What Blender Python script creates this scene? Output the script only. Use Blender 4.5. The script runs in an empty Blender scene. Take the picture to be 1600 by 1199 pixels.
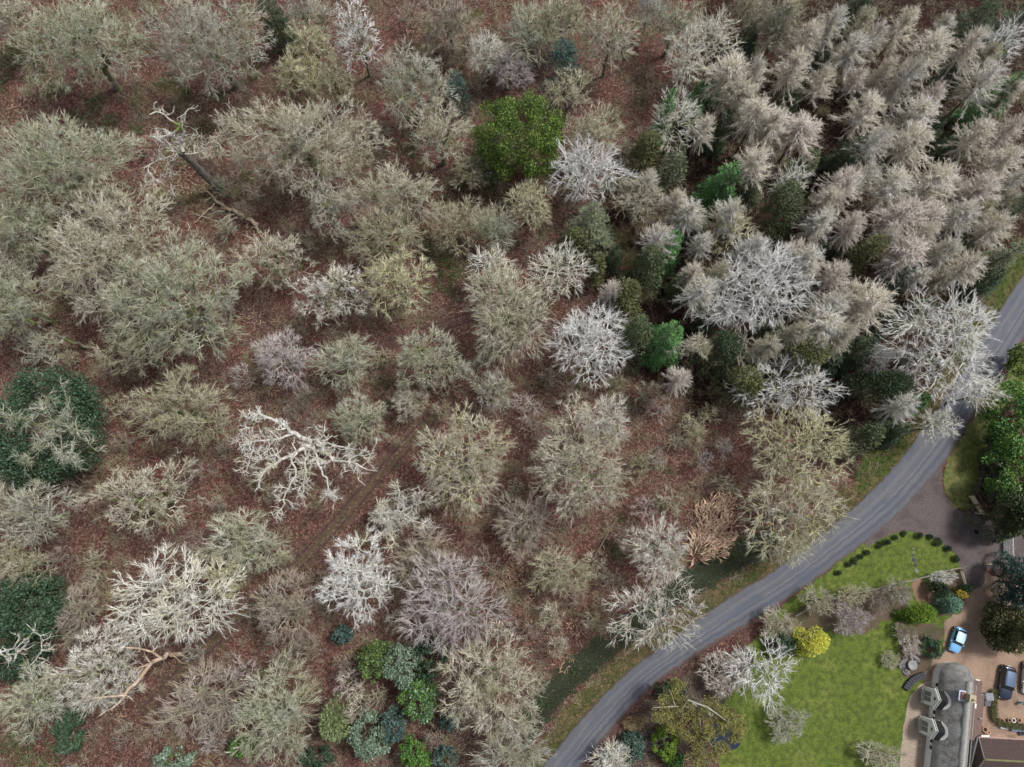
import bpy, math, random
import numpy as np
from mathutils import Vector
R = math.radians
PI = math.pi
scene = bpy.context.scene
C = scene.collection

# ------------------------------------------------------------------ camera, sky, sun, exposure
CAM_H, TILT, FPX = 110.0, R(12.0), 1155.0
cd = bpy.data.cameras.new('camera'); cam = bpy.data.objects.new('camera', cd); C.objects.link(cam)
cam.location = (0, 0, CAM_H); cam.rotation_euler = (TILT, 0, 0)
cd.sensor_width = 36; cd.lens = 36 * FPX / 1600.0; cd.clip_start = 1; cd.clip_end = 3000
scene.camera = cam
SUN_EL, SUN_AZ = R(60), R(62)          # azimuth measured clockwise from +Y (top of the picture)
w = bpy.data.worlds.new('World'); scene.world = w; w.use_nodes = True
nt = w.node_tree; bg = nt.nodes['Background']
sky = nt.nodes.new('ShaderNodeTexSky'); sky.sky_type = 'NISHITA'; sky.sun_disc = False
sky.sun_elevation = SUN_EL; sky.sun_rotation = SUN_AZ; sky.dust_density = 3.0; sky.ozone_density = 0.6
hs_ = nt.nodes.new('ShaderNodeHueSaturation'); hs_.inputs['Saturation'].default_value = .5   # thin cloud greys the blue
nt.links.new(sky.outputs[0], hs_.inputs['Color']); nt.links.new(hs_.outputs[0], bg.inputs[0]); bg.inputs[1].default_value = 0.105
sd = bpy.data.lights.new('sun', 'SUN'); sun = bpy.data.objects.new('sun', sd); C.objects.link(sun)
sd.energy = 2.7; sd.angle = R(10); sd.color = (1.0, 0.98, 0.945)
sun.rotation_euler = (PI / 2 - SUN_EL, 0, PI - SUN_AZ)
sun.location = (60, 60, 90)
scene.view_settings.view_transform = 'Standard'; scene.view_settings.look = 'None'
scene.view_settings.gamma = 1; scene.view_settings.exposure = 0.14

def P(px, py, z=0.0):
    u, v = px - 800.0, 599.5 - py
    dx = u; dy = v * math.cos(TILT) + FPX * math.sin(TILT); dz = v * math.sin(TILT) - FPX * math.cos(TILT)
    s = (z - CAM_H) / dz
    return Vector((dx * s, dy * s, z))
def mpp(px, py, z=0.0):
    return (P(px + 5, py, z) - P(px - 5, py, z)).length / 10.0

# ------------------------------------------------------------------ object helpers
def tag(o, label=None, cat=None, group=None, kind=None):
    if label: o['label'] = label
    if cat: o['category'] = cat
    if group: o['group'] = group
    if kind: o['kind'] = kind
    return o
def empty(name, loc=(0, 0, 0), rz=0.0):
    o = bpy.data.objects.new(name, None); C.objects.link(o); o.location = loc; o.rotation_euler = (0, 0, rz)
    o.empty_display_size = 0.3
    return o
def mesh_from(name, chunks, mats, smooth=False):
    """chunks: list of (verts Nx3, faces MxK[, material index])"""
    me = bpy.data.meshes.new(name)
    V = []; L = []; S = []; MI = []; off = 0; ls = 0
    for ch in chunks:
        v, f = np.asarray(ch[0], float), np.asarray(ch[1], np.int64)
        if len(v) == 0 or len(f) == 0: continue
        k = f.shape[1]
        V.append(v); L.append((f + off).ravel()); S.append(ls + np.arange(len(f)) * k)
        MI.append(np.full(len(f), ch[2] if len(ch) > 2 else 0, np.int32))
        off += len(v); ls += f.size
    if V:
        V = np.concatenate(V); L = np.concatenate(L); S = np.concatenate(S); MI = np.concatenate(MI)
        me.vertices.add(len(V)); me.vertices.foreach_set('co', V.astype(np.float32).ravel())
        me.loops.add(len(L)); me.loops.foreach_set('vertex_index', L.astype(np.int32))
        me.polygons.add(len(S)); me.polygons.foreach_set('loop_start', S.astype(np.int32))
        me.polygons.foreach_set('material_index', MI)
        me.polygons.foreach_set('use_smooth', np.full(len(S), smooth))
        me.update(calc_edges=True)
    for m in (mats if isinstance(mats, (list, tuple)) else [mats]): me.materials.append(m)
    return me
def link(name, me, parent=None, loc=None):
    o = bpy.data.objects.new(name, me); C.objects.link(o)
    if parent is not None: o.parent = parent
    if loc is not None: o.location = loc
    return o
def obj(name, chunks, mats, parent=None, smooth=False, loc=None):
    return link(name, mesh_from(name, chunks, mats, smooth), parent, loc)

# shape helpers -> chunks
def unit(a): return a / np.maximum(np.linalg.norm(a, axis=-1, keepdims=True), 1e-9)
def basis(d):
    ref = np.where(np.abs(d[:, 2:3]) > 0.9, np.array([[1., 0, 0]]), np.array([[0, 0, 1.]]))
    a = unit(np.cross(d, ref)); b = np.cross(d, a)
    return a, b
def tubes(A, B, ra, rb, n=4):
    A = np.asarray(A, float).reshape(-1, 3); B = np.asarray(B, float).reshape(-1, 3)
    N = len(A)
    if N == 0: return (np.zeros((0, 3)), np.zeros((0, 4), int))
    ra = np.broadcast_to(ra, N).reshape(N, 1, 1); rb = np.broadcast_to(rb, N).reshape(N, 1, 1)
    d = unit(B - A); a, b = basis(d)
    th = np.arange(n) * 2 * PI / n
    ring = a[:, None, :] * np.cos(th)[None, :, None] + b[:, None, :] * np.sin(th)[None, :, None]
    V = np.concatenate([A[:, None, :] + ring * ra, B[:, None, :] + ring * rb], axis=1).reshape(-1, 3)
    i = np.arange(n); j = (i + 1) % n
    f = np.stack([i, j, j + n, i + n], 1)
    F = (f[None] + (np.arange(N) * 2 * n)[:, None, None]).reshape(-1, 4)
    return (V, F)
def spikes(A, B, r):
    """thin 3-sided spikes"""
    A = np.asarray(A, float); B = np.asarray(B, float); N = len(A)
    if N == 0: return (np.zeros((0, 3)), np.zeros((0, 3), int))
    r = np.broadcast_to(r, N).reshape(N, 1)
    d = unit(B - A); a, b = basis(d)
    V = np.stack([A + a * r, A + (-0.5 * a + 0.866 * b) * r, A + (-0.5 * a - 0.866 * b) * r, B], 1).reshape(-1, 3)
    f = np.array([[0, 1, 3], [1, 2, 3], [2, 0, 3]])
    return (V, (f[None] + (np.arange(N) * 4)[:, None, None]).reshape(-1, 3))
def blades(Pn, d, side, L, W):
    """diamond leaf blades from base point Pn along d, width along side"""
    N = len(Pn); L = np.broadcast_to(L, N).reshape(N, 1); W = np.broadcast_to(W, N).reshape(N, 1)
    V = np.stack([Pn, Pn + d * L * .45 + side * W * .5, Pn + d * L, Pn + d * L * .45 - side * W * .5], 1).reshape(-1, 3)
    return (V, (np.arange(4)[None] + (np.arange(N) * 4)[:, None]))
def box(x0, x1, y0, y1, z0, z1):
    v = np.array([[x0, y0, z0], [x1, y0, z0], [x1, y1, z0], [x0, y1, z0], [x0, y0, z1], [x1, y0, z1], [x1, y1, z1], [x0, y1, z1]], float)
    f = np.array([[0, 3, 2, 1], [4, 5, 6, 7], [0, 1, 5, 4], [1, 2, 6, 5], [2, 3, 7, 6], [3, 0, 4, 7]])
    return (v, f)
def lathe(prof, n=16, c=(0, 0)):
    pr = np.array(prof, float); th = np.arange(n) * 2 * PI / n
    V = np.stack([pr[:, None, 0] * np.cos(th) + c[0], pr[:, None, 0] * np.sin(th) + c[1], np.repeat(pr[:, 1:2], n, 1)], 2).reshape(-1, 3)
    F = []
    for k in range(len(pr) - 1):
        for i in range(n):
            j = (i + 1) % n; F.append([k * n + i, k * n + j, (k + 1) * n + j, (k + 1) * n + i])
    return (V, np.array(F))
def polyline_tubes(pts, r0, r1, n=6):
    pts = np.array(pts, float); m = len(pts)
    rr = np.linspace(r0, r1, m)
    return tubes(pts[:-1], pts[1:], rr[:-1] * 1.02, rr[1:], n)

# ------------------------------------------------------------------ materials
def newmat(name):
    m = bpy.data.materials.new(name); m.use_nodes = True
    return m, m.node_tree, m.node_tree.nodes['Principled BSDF']
def nd(nt, t, **kw):
    n = nt.nodes.new(t)
    for k, v in kw.items():
        if k in n.inputs: n.inputs[k].default_value = v
        else: setattr(n, k, v)
    return n
def ramp(nt, fac, stops, interp='LINEAR'):
    r = nt.nodes.new('ShaderNodeValToRGB'); r.color_ramp.interpolation = interp
    cr = r.color_ramp
    while len(cr.elements) < len(stops): cr.elements.new(0.5)
    for e, (p, c) in zip(cr.elements, stops):
        e.position = p; e.color = (c[0], c[1], c[2], 1)
    nt.links.new(fac, r.inputs[0]); return r.outputs[0]
def mixc(nt, fac, a, b, mode='MIX'):
    m = nt.nodes.new('ShaderNodeMix'); m.data_type = 'RGBA'; m.blend_type = mode
    for i, s in ((0, fac), (6, a), (7, b)):
        if hasattr(s, 'links'): nt.links.new(s, m.inputs[i])
        else: m.inputs[i].default_value = s if i == 0 else (s[0], s[1], s[2], 1)
    return m.outputs[2]
def mrange(nt, v, a, b, c=0., d=1.):
    m = nt.nodes.new('ShaderNodeMapRange'); nt.links.new(v, m.inputs[0])
    for i, x in enumerate((a, b, c, d)): m.inputs[i + 1].default_value = x
    return m.outputs[0]
def mul(c, k): return tuple(min(1, x * k) for x in c[:3])
def noise(nt, scale, detail=4, rough=0.6, coord=None, dist=0.0):
    n = nd(nt, 'ShaderNodeTexNoise', Scale=scale, Detail=detail, Roughness=rough, Distortion=dist)
    if coord is None:
        g = nt.nodes.new('ShaderNodeNewGeometry'); coord = g.outputs['Position']
    nt.links.new(coord, n.inputs['Vector']); return n.outputs['Fac']
def bump(nt, bsdf, h, strength=0.5, dist=0.05):
    b = nd(nt, 'ShaderNodeBump', Strength=strength, Distance=dist); nt.links.new(h, b.inputs['Height']); nt.links.new(b.outputs[0], bsdf.inputs['Normal'])

def island_mat(name, c, lo=0.42, hi=1.45, tint=None, tscale=0.35, rough=0.85, spec=0.15, gain=1.3):
    """colour that varies twig by twig / leaf by leaf, with a slow tint patch (moss, lichen)"""
    m, t, b = newmat(name); c = mul(c, gain); tint = mul(tint, gain) if tint else None
    g = t.nodes.new('ShaderNodeNewGeometry')
    col = ramp(t, g.outputs['Random Per Island'], [(0, mul(c, lo)), (0.5, c), (1, mul(c, hi))])
    if tint:
        oi = t.nodes.new('ShaderNodeObjectInfo')
        vm = t.nodes.new('ShaderNodeVectorMath'); vm.operation = 'ADD'
        t.links.new(g.outputs['Position'], vm.inputs[0]); 
        cx = t.nodes.new('ShaderNodeCombineXYZ'); t.links.new(oi.outputs['Random'], cx.inputs[0])
        t.links.new(cx.outputs[0], vm.inputs[1])
        n = noise(t, tscale, 3, 0.6, vm.outputs[0])
        col = mixc(t, mrange(t, n, 0.42, 0.62), col, tint)
    t.links.new(col, b.inputs['Base Color'])
    b.inputs['Roughness'].default_value = rough; b.inputs['Specular IOR Level'].default_value = spec
    return m
TW = {
 'grey':   island_mat('twig_grey', (0.385, 0.375, 0.325), tint=(0.31, 0.305, 0.22)),
 'ggreen': island_mat('twig_grey_green', (0.375, 0.375, 0.305), tint=(0.29, 0.295, 0.19)),
 'olive':  island_mat('twig_olive', (0.355, 0.335, 0.25), tint=(0.29, 0.275, 0.17)),
 'white':  island_mat('twig_white', (0.58, 0.57, 0.53), lo=0.40, hi=1.35, tint=(0.52, 0.50, 0.39)),
 'yellow': island_mat('twig_yellow', (0.48, 0.46, 0.33), tint=(0.36, 0.35, 0.21)),
 'buff':   island_mat('twig_buff', (0.45, 0.42, 0.35), tint=(0.34, 0.33, 0.22)),
 'lilac':  island_mat('twig_lilac', (0.375, 0.335, 0.325), tint=(0.40, 0.36, 0.35)),
 'brown':  island_mat('twig_brown', (0.30, 0.255, 0.22), tint=(0.27, 0.24, 0.17)),
 'tan':    island_mat('twig_tan', (0.60, 0.535, 0.45), lo=0.35, hi=1.6, tint=(0.48, 0.44, 0.35), tscale=0.5),
 'pink':   island_mat('twig_pink', (0.57, 0.485, 0.435), lo=0.35, hi=1.6, tint=(0.48, 0.43, 0.38), tscale=0.5),
 'lgrey':  island_mat('twig_larch_grey', (0.56, 0.535, 0.48), lo=0.35, hi=1.6, tint=(0.45, 0.425, 0.34), tscale=0.5),
 'silver': island_mat('twig_silver', (0.60, 0.59, 0.56), lo=0.5),
}
LIMB = {k_: island_mat('limb_' + k_, c_, gain=1.45) for k_, c_ in dict(grey=(.25, .24, .19), ggreen=(.24, .25, .17), olive=(.23, .22, .14), buff=(.29, .265, .21), yellow=(.32, .30, .17), lilac=(.27, .25, .24), brown=(.2, .17, .14), lgrey=(.33, .31, .28)).items()}
def bark_mat(name, c, moss, mossamt=0.5):
    m, t, b = newmat(name)
    n = noise(t, 2.2, 6, 0.7); n2 = noise(t, 0.5, 2, 0.5)
    col = ramp(t, n, [(0.3, mul(c, 0.45)), (0.55, c), (0.75, mul(c, 1.5))])
    col = mixc(t, mrange(t, n2, 0.62 - mossamt * 0.3, 0.72 - mossamt * 0.3), col, moss)
    t.links.new(col, b.inputs['Base Color']); b.inputs['Roughness'].default_value = 0.9
    bump(t, b, n, 0.6, 0.05); return m
BK = {
 'grey': bark_mat('bark_grey', (0.22, 0.20, 0.16), (0.14, 0.17, 0.05), 0.55),
 'pale': bark_mat('bark_pale', (0.40, 0.385, 0.33), (0.20, 0.22, 0.09), 0.3),
 'dead': bark_mat('bark_dead', (0.60, 0.57, 0.52), (0.20, 0.24, 0.07), 0.12),
 'raw':  bark_mat('bark_stripped', (0.56, 0.44, 0.33), (0.42, 0.30, 0.20), 0.5),
 'snag': bark_mat('bark_snag', (0.21, 0.19, 0.165), (0.09, 0.10, 0.04), 0.3),
 'larch': bark_mat('bark_larch', (0.20, 0.16, 0.13), (0.15, 0.15, 0.09), 0.3),
}
def leaf_mat(name, c, c2, lo=0.45, hi=1.6, rough=0.5, spec=0.35, patch=0.45):
    m, t, b = newmat(name)
    g = t.nodes.new('ShaderNodeNewGeometry')
    col = ramp(t, g.outputs['Random Per Island'], [(0, mul(c, lo)), (0.5, c), (1, mul(c, hi))])
    n = noise(t, 0.55, 3, 0.6)
    col = mixc(t, mrange(t, n, patch, patch + 0.16), col, c2)
    t.links.new(col, b.inputs['Base Color']); b.inputs['Roughness'].default_value = rough
    b.inputs['Specular IOR Level'].default_value = spec
    return m
LF = {
 'holly':  leaf_mat('leaf_holly', (0.045, 0.085, 0.045), (0.06, 0.10, 0.06)),
 'ivy':    leaf_mat('leaf_ivy', (0.045, 0.095, 0.05), (0.095, 0.15, 0.085)),
 'dome':   leaf_mat('leaf_holm', (0.13, 0.20, 0.035), (0.08, 0.135, 0.028), lo=0.5, hi=1.7),
 'laurel': leaf_mat('leaf_laurel', (0.085, 0.19, 0.05), (0.14, 0.26, 0.04), hi=1.7),
 'olive':  leaf_mat('leaf_cypress_olive', (0.13, 0.145, 0.05), (0.18, 0.175, 0.09), rough=0.7),
 'cyp':    leaf_mat('leaf_cypress', (0.085, 0.12, 0.055), (0.14, 0.155, 0.08), rough=0.7),
 'dark':   leaf_mat('leaf_yew', (0.04, 0.07, 0.035), (0.065, 0.09, 0.042), rough=0.7),
 'teal':   leaf_mat('leaf_pine_teal', (0.07, 0.125, 0.11), (0.11, 0.17, 0.14), rough=0.6),
 'bright': leaf_mat('leaf_spruce_bright', (0.095, 0.22, 0.06), (0.07, 0.17, 0.06), rough=0.6),
 'spruce': leaf_mat('leaf_spruce', (0.12, 0.155, 0.085), (0.24, 0.24, 0.16), rough=0.7),
 'pale':   leaf_mat('leaf_pale_green', (0.23, 0.31, 0.22), (0.15, 0.22, 0.14), rough=0.55),
 'sage':   leaf_mat('leaf_sage', (0.20, 0.34, 0.24), (0.15, 0.27, 0.20), rough=0.6),
 'mossg':  leaf_mat('leaf_moss_green', (0.14, 0.20, 0.06), (0.09, 0.15, 0.05)),
 'lime':   leaf_mat('leaf_lime', (0.24, 0.29, 0.13), (0.17, 0.23, 0.11), rough=0.6),
 'gold':   leaf_mat('leaf_gold', (0.68, 0.66, 0.12), (0.52, 0.56, 0.08), rough=0.6, lo=0.5, hi=1.45),
 'amber':  leaf_mat('leaf_amber', (0.50, 0.40, 0.05), (0.36, 0.30, 0.05), rough=0.6),
 'cedar':  leaf_mat('leaf_cedar', (0.22, 0.20, 0.06), (0.17, 0.17, 0.06), rough=0.7),
 'gbush':  leaf_mat('leaf_bush', (0.15, 0.25, 0.03), (0.20, 0.29, 0.04), rough=0.6),
 'dgreen': leaf_mat('leaf_bramble', (0.06, 0.105, 0.03), (0.09, 0.145, 0.04), rough=0.6),
 'var':    leaf_mat('leaf_variegated', (0.05, 0.11, 0.06), (0.42, 0.40, 0.07), rough=0.5, patch=0.55),
 'straw':  leaf_mat('leaf_straw', (0.42, 0.32, 0.17), (0.30, 0.21, 0.11), rough=0.8),
 'fern':   leaf_mat('leaf_bracken', (0.56, 0.40, 0.28), (0.36, 0.23, 0.16), rough=0.85, lo=0.35, hi=1.6),
}
def plain(name, c, rough=0.6, metal=0.0, var=0.25, scale=3.0, bmp=0.0, coat=0.0):
    m, t, b = newmat(name)
    n = noise(t, scale, 5, 0.65)
    t.links.new(ramp(t, n, [(0.3, mul(c, 1 - var)), (0.7, mul(c, 1 + var))]), b.inputs['Base Color'])
    b.inputs['Roughness'].default_value = rough; b.inputs['Metallic'].default_value = metal
    b.inputs['Coat Weight'].default_value = coat
    if bmp: bump(t, b, n, bmp, 0.03)
    return m
# ------------------------------------------------------------------ tree growers (all return chunks in local space, base at 0,0,0)
def grow(pts, root, r_tip, gnarl, rng, expo=0.42, f_lo=0.26, f_hi=0.44, up=0.0):
    A = []; B = []; RA = []; RB = []; NN = []
    st = [(np.array(root, float), np.arange(len(pts)), r_tip * len(pts) ** expo)]
    while st:
        pos, idx, pr = st.pop(); n = len(idx)
        if n == 1:
            A.append(pos); B.append(pts[idx[0]]); RA.append(min(pr, r_tip * 1.6)); RB.append(r_tip * .7); NN.append(1); continue
        sub = pts[idx]; a = sub[rng.integers(n)]
        da = ((sub - a) ** 2).sum(1); b = sub[np.argmax(da)]
        m = da < ((sub - b) ** 2).sum(1) * rng.uniform(.7, 1.4)
        if m.all() or not m.any(): m = np.arange(n) % 2 == 0
        for g in (idx[m], idx[~m]):
            k = len(g); c = pts[g].mean(0); v = c - pos; l = np.linalg.norm(v)
            f = rng.uniform(f_lo, f_hi) if k > 3 else rng.uniform(.4, .6)
            q = pos + v * f + rng.normal(size=3) * gnarl * l * f
            q[2] += up * l * f
            r = r_tip * k ** expo
            if k == 1:
                A.append(pos); B.append(pts[g[0]]); RA.append(r_tip * 1.5); RB.append(r_tip * .7); NN.append(1)
            else:
                A.append(pos); B.append(q); RA.append(min(pr, r * 1.25)); RB.append(r); NN.append(k)
                st.append((q, g, r))
    return np.array(A), np.array(B), np.array(RA), np.array(RB), np.array(NN)
def kink(A, B, RA, RB, NN, g, rng, minlen=0.8):
    l = np.linalg.norm(B - A, axis=1); m = l > minlen
    M = (A + B) / 2 + rng.normal(size=A.shape) * (l * g)[:, None]
    A2 = np.concatenate([A[~m], A[m], M[m]]); B2 = np.concatenate([B[~m], M[m], B[m]])
    Rm = (RA + RB) / 2
    return A2, B2, np.concatenate([RA[~m], RA[m], Rm[m]]), np.concatenate([RB[~m], Rm[m], RB[m]]), np.concatenate([NN[~m], NN[m], NN[m]])
def twigs_on(A, B, rng, k, L, r, outward=None, spread=0.75, sub=1, along=0.35):
    N = len(A); rep = np.repeat(np.arange(N), k)
    t = rng.uniform(along, 1.0, len(rep))[:, None]
    S = A[rep] * (1 - t) + B[rep] * t
    d = unit(B - A)[rep] + rng.normal(size=(len(rep), 3)) * spread * .6
    if outward is not None: d = d + outward[rep] * .5
    d = unit(d); l = rng.uniform(.45, 1.15, (len(rep), 1)) * L
    E = S + d * l
    SS = [S]; EE = [E]; rr = [np.full(len(S), r)]
    for s in range(sub):
        t2 = rng.uniform(.2, .8, (len(S), 1)); S2 = S * (1 - t2) + E * t2
        d2 = unit(d + rng.normal(size=d.shape) * .55)
        SS.append(S2); EE.append(S2 + d2 * l * rng.uniform(.4, .75, l.shape)); rr.append(np.full(len(S), r * .75))
    return spikes(np.concatenate(SS), np.concatenate(EE), np.concatenate(rr))
def crown_points(rng, n, rx, ry, zc, zt, zb, lump=0.16, shell=0.35, nclump=28, pull=0.35, low=-0.45):
    az = rng.uniform(0, 2 * PI, n); se = rng.uniform(low, 1, n); ce = np.sqrt(1 - se ** 2)
    ph = rng.uniform(0, 2 * PI, 6); 
    Lm = 1 + lump * (np.sin(2 * az + ph[0]) * .4 + np.sin(3 * az + ph[1]) * .5 + np.sin(5 * az + ph[2] + 3 * se) * .5 + np.sin(8 * az + ph[3] - 5 * se) * .35)
    t = 1 - np.abs(rng.normal(size=n)) * shell; t = np.clip(t, .25, 1)
    x = rx * Lm * t * ce * np.cos(az); y = ry * Lm * t * ce * np.sin(az)
    z = zc + np.where(se > 0, (zt - zc) * t * se * (0.6 + 0.4 * Lm), (zc - zb) * se * t)
    p = np.stack([x, y, z], 1)
    if nclump:
        c = p[rng.choice(n, min(nclump, n), replace=False)]
        dd = ((p[:, None, :] - c[None]) ** 2).sum(2); near = c[dd.argmin(1)]
        p = p + (near - p) * pull * rng.uniform(.3, 1, (n, 1))
    return p
def bare_tree(seed, H, rx, ry, ntips=700, k=4, L=0.9, r=0.022, rtip=0.03, gnarl=0.12, shell=0.3, fork=0.28, low=-0.4,
              pull=0.35, lump=0.16, sub=1, up=0.05, lean=(0, 0), nclump=28, expo=0.42, spread=0.75, zc=0.55):
    rng = np.random.default_rng(seed)
    p = crown_points(rng, ntips, rx, ry, H * zc, H, H * .3, lump, shell, nclump, pull, low)
    root = np.array([lean[0] * .5 + rng.normal() * .2, lean[1] * .5 + rng.normal() * .2, H * fork])
    p[:, 0] += lean[0]; p[:, 1] += lean[1]
    A, B, RA, RB, NN = grow(p, root, rtip, gnarl, rng, expo, up=up)
    term = NN <= 2
    out = unit(B[term] - root)
    tw = twigs_on(A[term], B[term], rng, k, L, r, out, spread, sub)
    A, B, RA, RB, NN = kink(A, B, RA, RB, NN, gnarl * .55 + .03, rng)
    A, B, RA, RB, NN = kink(A, B, RA, RB, NN, gnarl * .5, rng, 1.2)
    big = NN > max(6, ntips // 45)
    tr = rtip * ntips ** expo
    mid = root * .5 + np.array([rng.normal() * .15, rng.normal() * .15, 0])
    trunk = [tubes([[0, 0, -.3], [0, 0, .5], mid], [[0, 0, .5], mid, root], [tr * 1.7, tr * 1.25, tr * 1.1], [tr * 1.25, tr * 1.1, tr], 9),
             tubes(A[big], B[big], RA[big], RB[big], 6)]
    mdl = (~big) & (NN > 2)
    crown = [tubes(A[mdl], B[mdl], RA[mdl], RB[mdl], 4), tubes(A[NN <= 2], B[NN <= 2], RA[NN <= 2], RB[NN <= 2] * .7, 3), tw]
    return trunk, crown
def shrub(seed, H, rx, ry, stems=9, ntips=160, k=4, L=0.5, r=0.016, rtip=0.018, gnarl=.1):
    rng = np.random.default_rng(seed)
    p = crown_points(rng, ntips, rx, ry, H * .5, H, H * .15, .2, .4, 10, .3, -.5)
    A, B, RA, RB, NN = grow(p, (0, 0, .05), rtip, gnarl, rng, .36, .3, .5)
    tw = twigs_on(A[NN <= 2], B[NN <= 2], rng, k, L, r, unit(B[NN <= 2]), .8, 1, .1)
    m = NN > 12
    return [tubes(A[m], B[m], RA[m], RB[m], 5)], [tubes(A[~m], B[~m], RA[~m], RB[~m], 3), tw]
def larch(seed, H, R0, nb=110, nt=44, r=0.02, L=0.7, droop=0.25, zb=0.54, dens=1.0):
    rng = np.random.default_rng(seed)
    lean = rng.normal(size=2) * .25
    def axis(z): return np.stack([lean[0] * (z / H) ** 2, lean[1] * (z / H) ** 2, z], -1)
    z = H * (zb + (1 - zb) * rng.uniform(0, 1, nb) ** .85); z = np.sort(z)
    rel = (z / H - zb) / (1 - zb)
    az = np.arange(nb) * 2.4 + rng.normal(size=nb) * .3
    Lb = R0 * ((1 - rel) ** .5 * .85 + .14) * rng.uniform(.65, 1.2, nb)
    el = rng.normal(0.05, .12, nb) + rel * .75
    d = np.stack([np.cos(az) * np.cos(el), np.sin(az) * np.cos(el), np.sin(el)], 1)
    S = axis(z); ns = 4; A = []; B = []; RA = []; RB = []
    prev = S
    for i in range(ns):
        t = (i + 1) / ns
        q = S + d * (Lb * t)[:, None] + np.stack([0 * t * Lb, 0 * Lb, -droop * Lb * (t ** 2) * (1 - rel) + .25 * Lb * max(0, t - .7)], 1)
        q = q + rng.normal(size=q.shape) * .05
        A.append(prev); B.append(q); RA.append(.045 * (1 - i / ns) * (Lb / R0 + .3)); RB.append(.05 * (1 - (i + 1) / ns) * (Lb / R0 + .3) + .01); prev = q
    A = np.concatenate(A); B = np.concatenate(B); RA = np.concatenate(RA); RB = np.concatenate(RB)
    sc = np.linalg.norm(B - A, axis=1)
    pr = sc / sc.sum(); n = int(nb * nt * dens); idx = rng.choice(len(A), n, p=pr)
    t = rng.uniform(0, 1, (n, 1)); S2 = A[idx] * (1 - t) + B[idx] * t
    dd = unit(B - A)[idx] * 1.0 + rng.normal(size=(n, 3)) * .42; dd[:, 2] -= .18
    dd = unit(dd); l = rng.uniform(.35, 1.15, (n, 1)) * L
    E = S2 + dd * l; E2 = S2 * .5 + E * .5 + unit(rng.normal(size=(n, 3)) + dd) * l * .4
    tip = axis(np.array([H * 1.03]))[0]
    kk = int(110); ta = axis(rng.uniform(H * .86, H, kk)); td = unit(rng.normal(size=(kk, 3)) + [0, 0, .9])
    zz = np.linspace(0, H, 9); ax = axis(zz); rr = .19 * (1 - zz / H) + .02
    trunk = [tubes(ax[:-1], ax[1:], rr[:-1], rr[1:], 7)]
    crown = [tubes(A, B, RA, RB, 3), spikes(S2, E, r), spikes(S2 * .5 + E * .5, E2, r * .8), spikes(ta, ta + td * .8, r)]
    return trunk, crown
def spruce(seed, H, R0, n=3800, droop=.2, W=.13, L=.5, zb=.08, whorl=15):
    rng = np.random.default_rng(seed)
    nb = whorl * 8; lev = np.repeat(np.arange(whorl), 8)
    rel = (lev + rng.uniform(-.3, .3, nb)) / whorl; rel = np.clip(rel, 0, .98); z = H * (zb + (1 - zb) * rel)
    az = rng.uniform(0, 2 * PI, nb); Lb = R0 * (1 - rel) ** .8 * rng.uniform(.75, 1.15, nb) + .25
    S = np.stack([0 * z, 0 * z, z], 1); el = -.1 + rel * .6
    d = np.stack([np.cos(az) * np.cos(el), np.sin(az) * np.cos(el), np.sin(el)], 1)
    pr = Lb ** 1.6; pr /= pr.sum(); idx = rng.choice(nb, n, p=pr); t = rng.uniform(.12, 1, n) ** .7
    Pn = S[idx] + d[idx] * (Lb[idx] * t)[:, None]; Pn[:, 2] -= droop * Lb[idx] * t ** 2
    side0 = np.stack([-np.sin(az), np.cos(az), 0 * az], 1)[idx] * rng.choice([-1, 1], n)[:, None]
    dd = unit(d[idx] * .8 + side0 * rng.uniform(.3, 1, (n, 1)) + rng.normal(size=(n, 3)) * .18 - [0, 0, .08])
    width = (1.15 - t) * Lb[idx] * .35
    Pn = Pn + side0 * (rng.uniform(0, 1, n) * width)[:, None]
    sd = unit(np.cross(dd, np.array([0, 0, 1.]) + rng.normal(size=(n, 3)) * .5))
    fol = blades(Pn, dd, sd, rng.uniform(.7, 1.2, n) * L, W)
    kk = 40; tp = np.stack([rng.normal(size=kk) * .06, rng.normal(size=kk) * .06, rng.uniform(H * .9, H, kk)], 1)
    td = unit(rng.normal(size=(kk, 3)) * .7 + [0, 0, .7]); tb = blades(tp, td, unit(np.cross(td, rng.normal(size=(kk, 3)))), L * .8, W)
    zz = np.linspace(0, H, 6); ax = np.stack([0 * zz, 0 * zz, zz], 1); rr = .2 * (1 - zz / H) + .02
    E = S + d * Lb[:, None] * .9; E[:, 2] -= droop * Lb * .8
    return [tubes(ax[:-1], ax[1:], rr[:-1], rr[1:], 7), tubes(S, E, .035, .01, 3)], [fol, tb]
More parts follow.
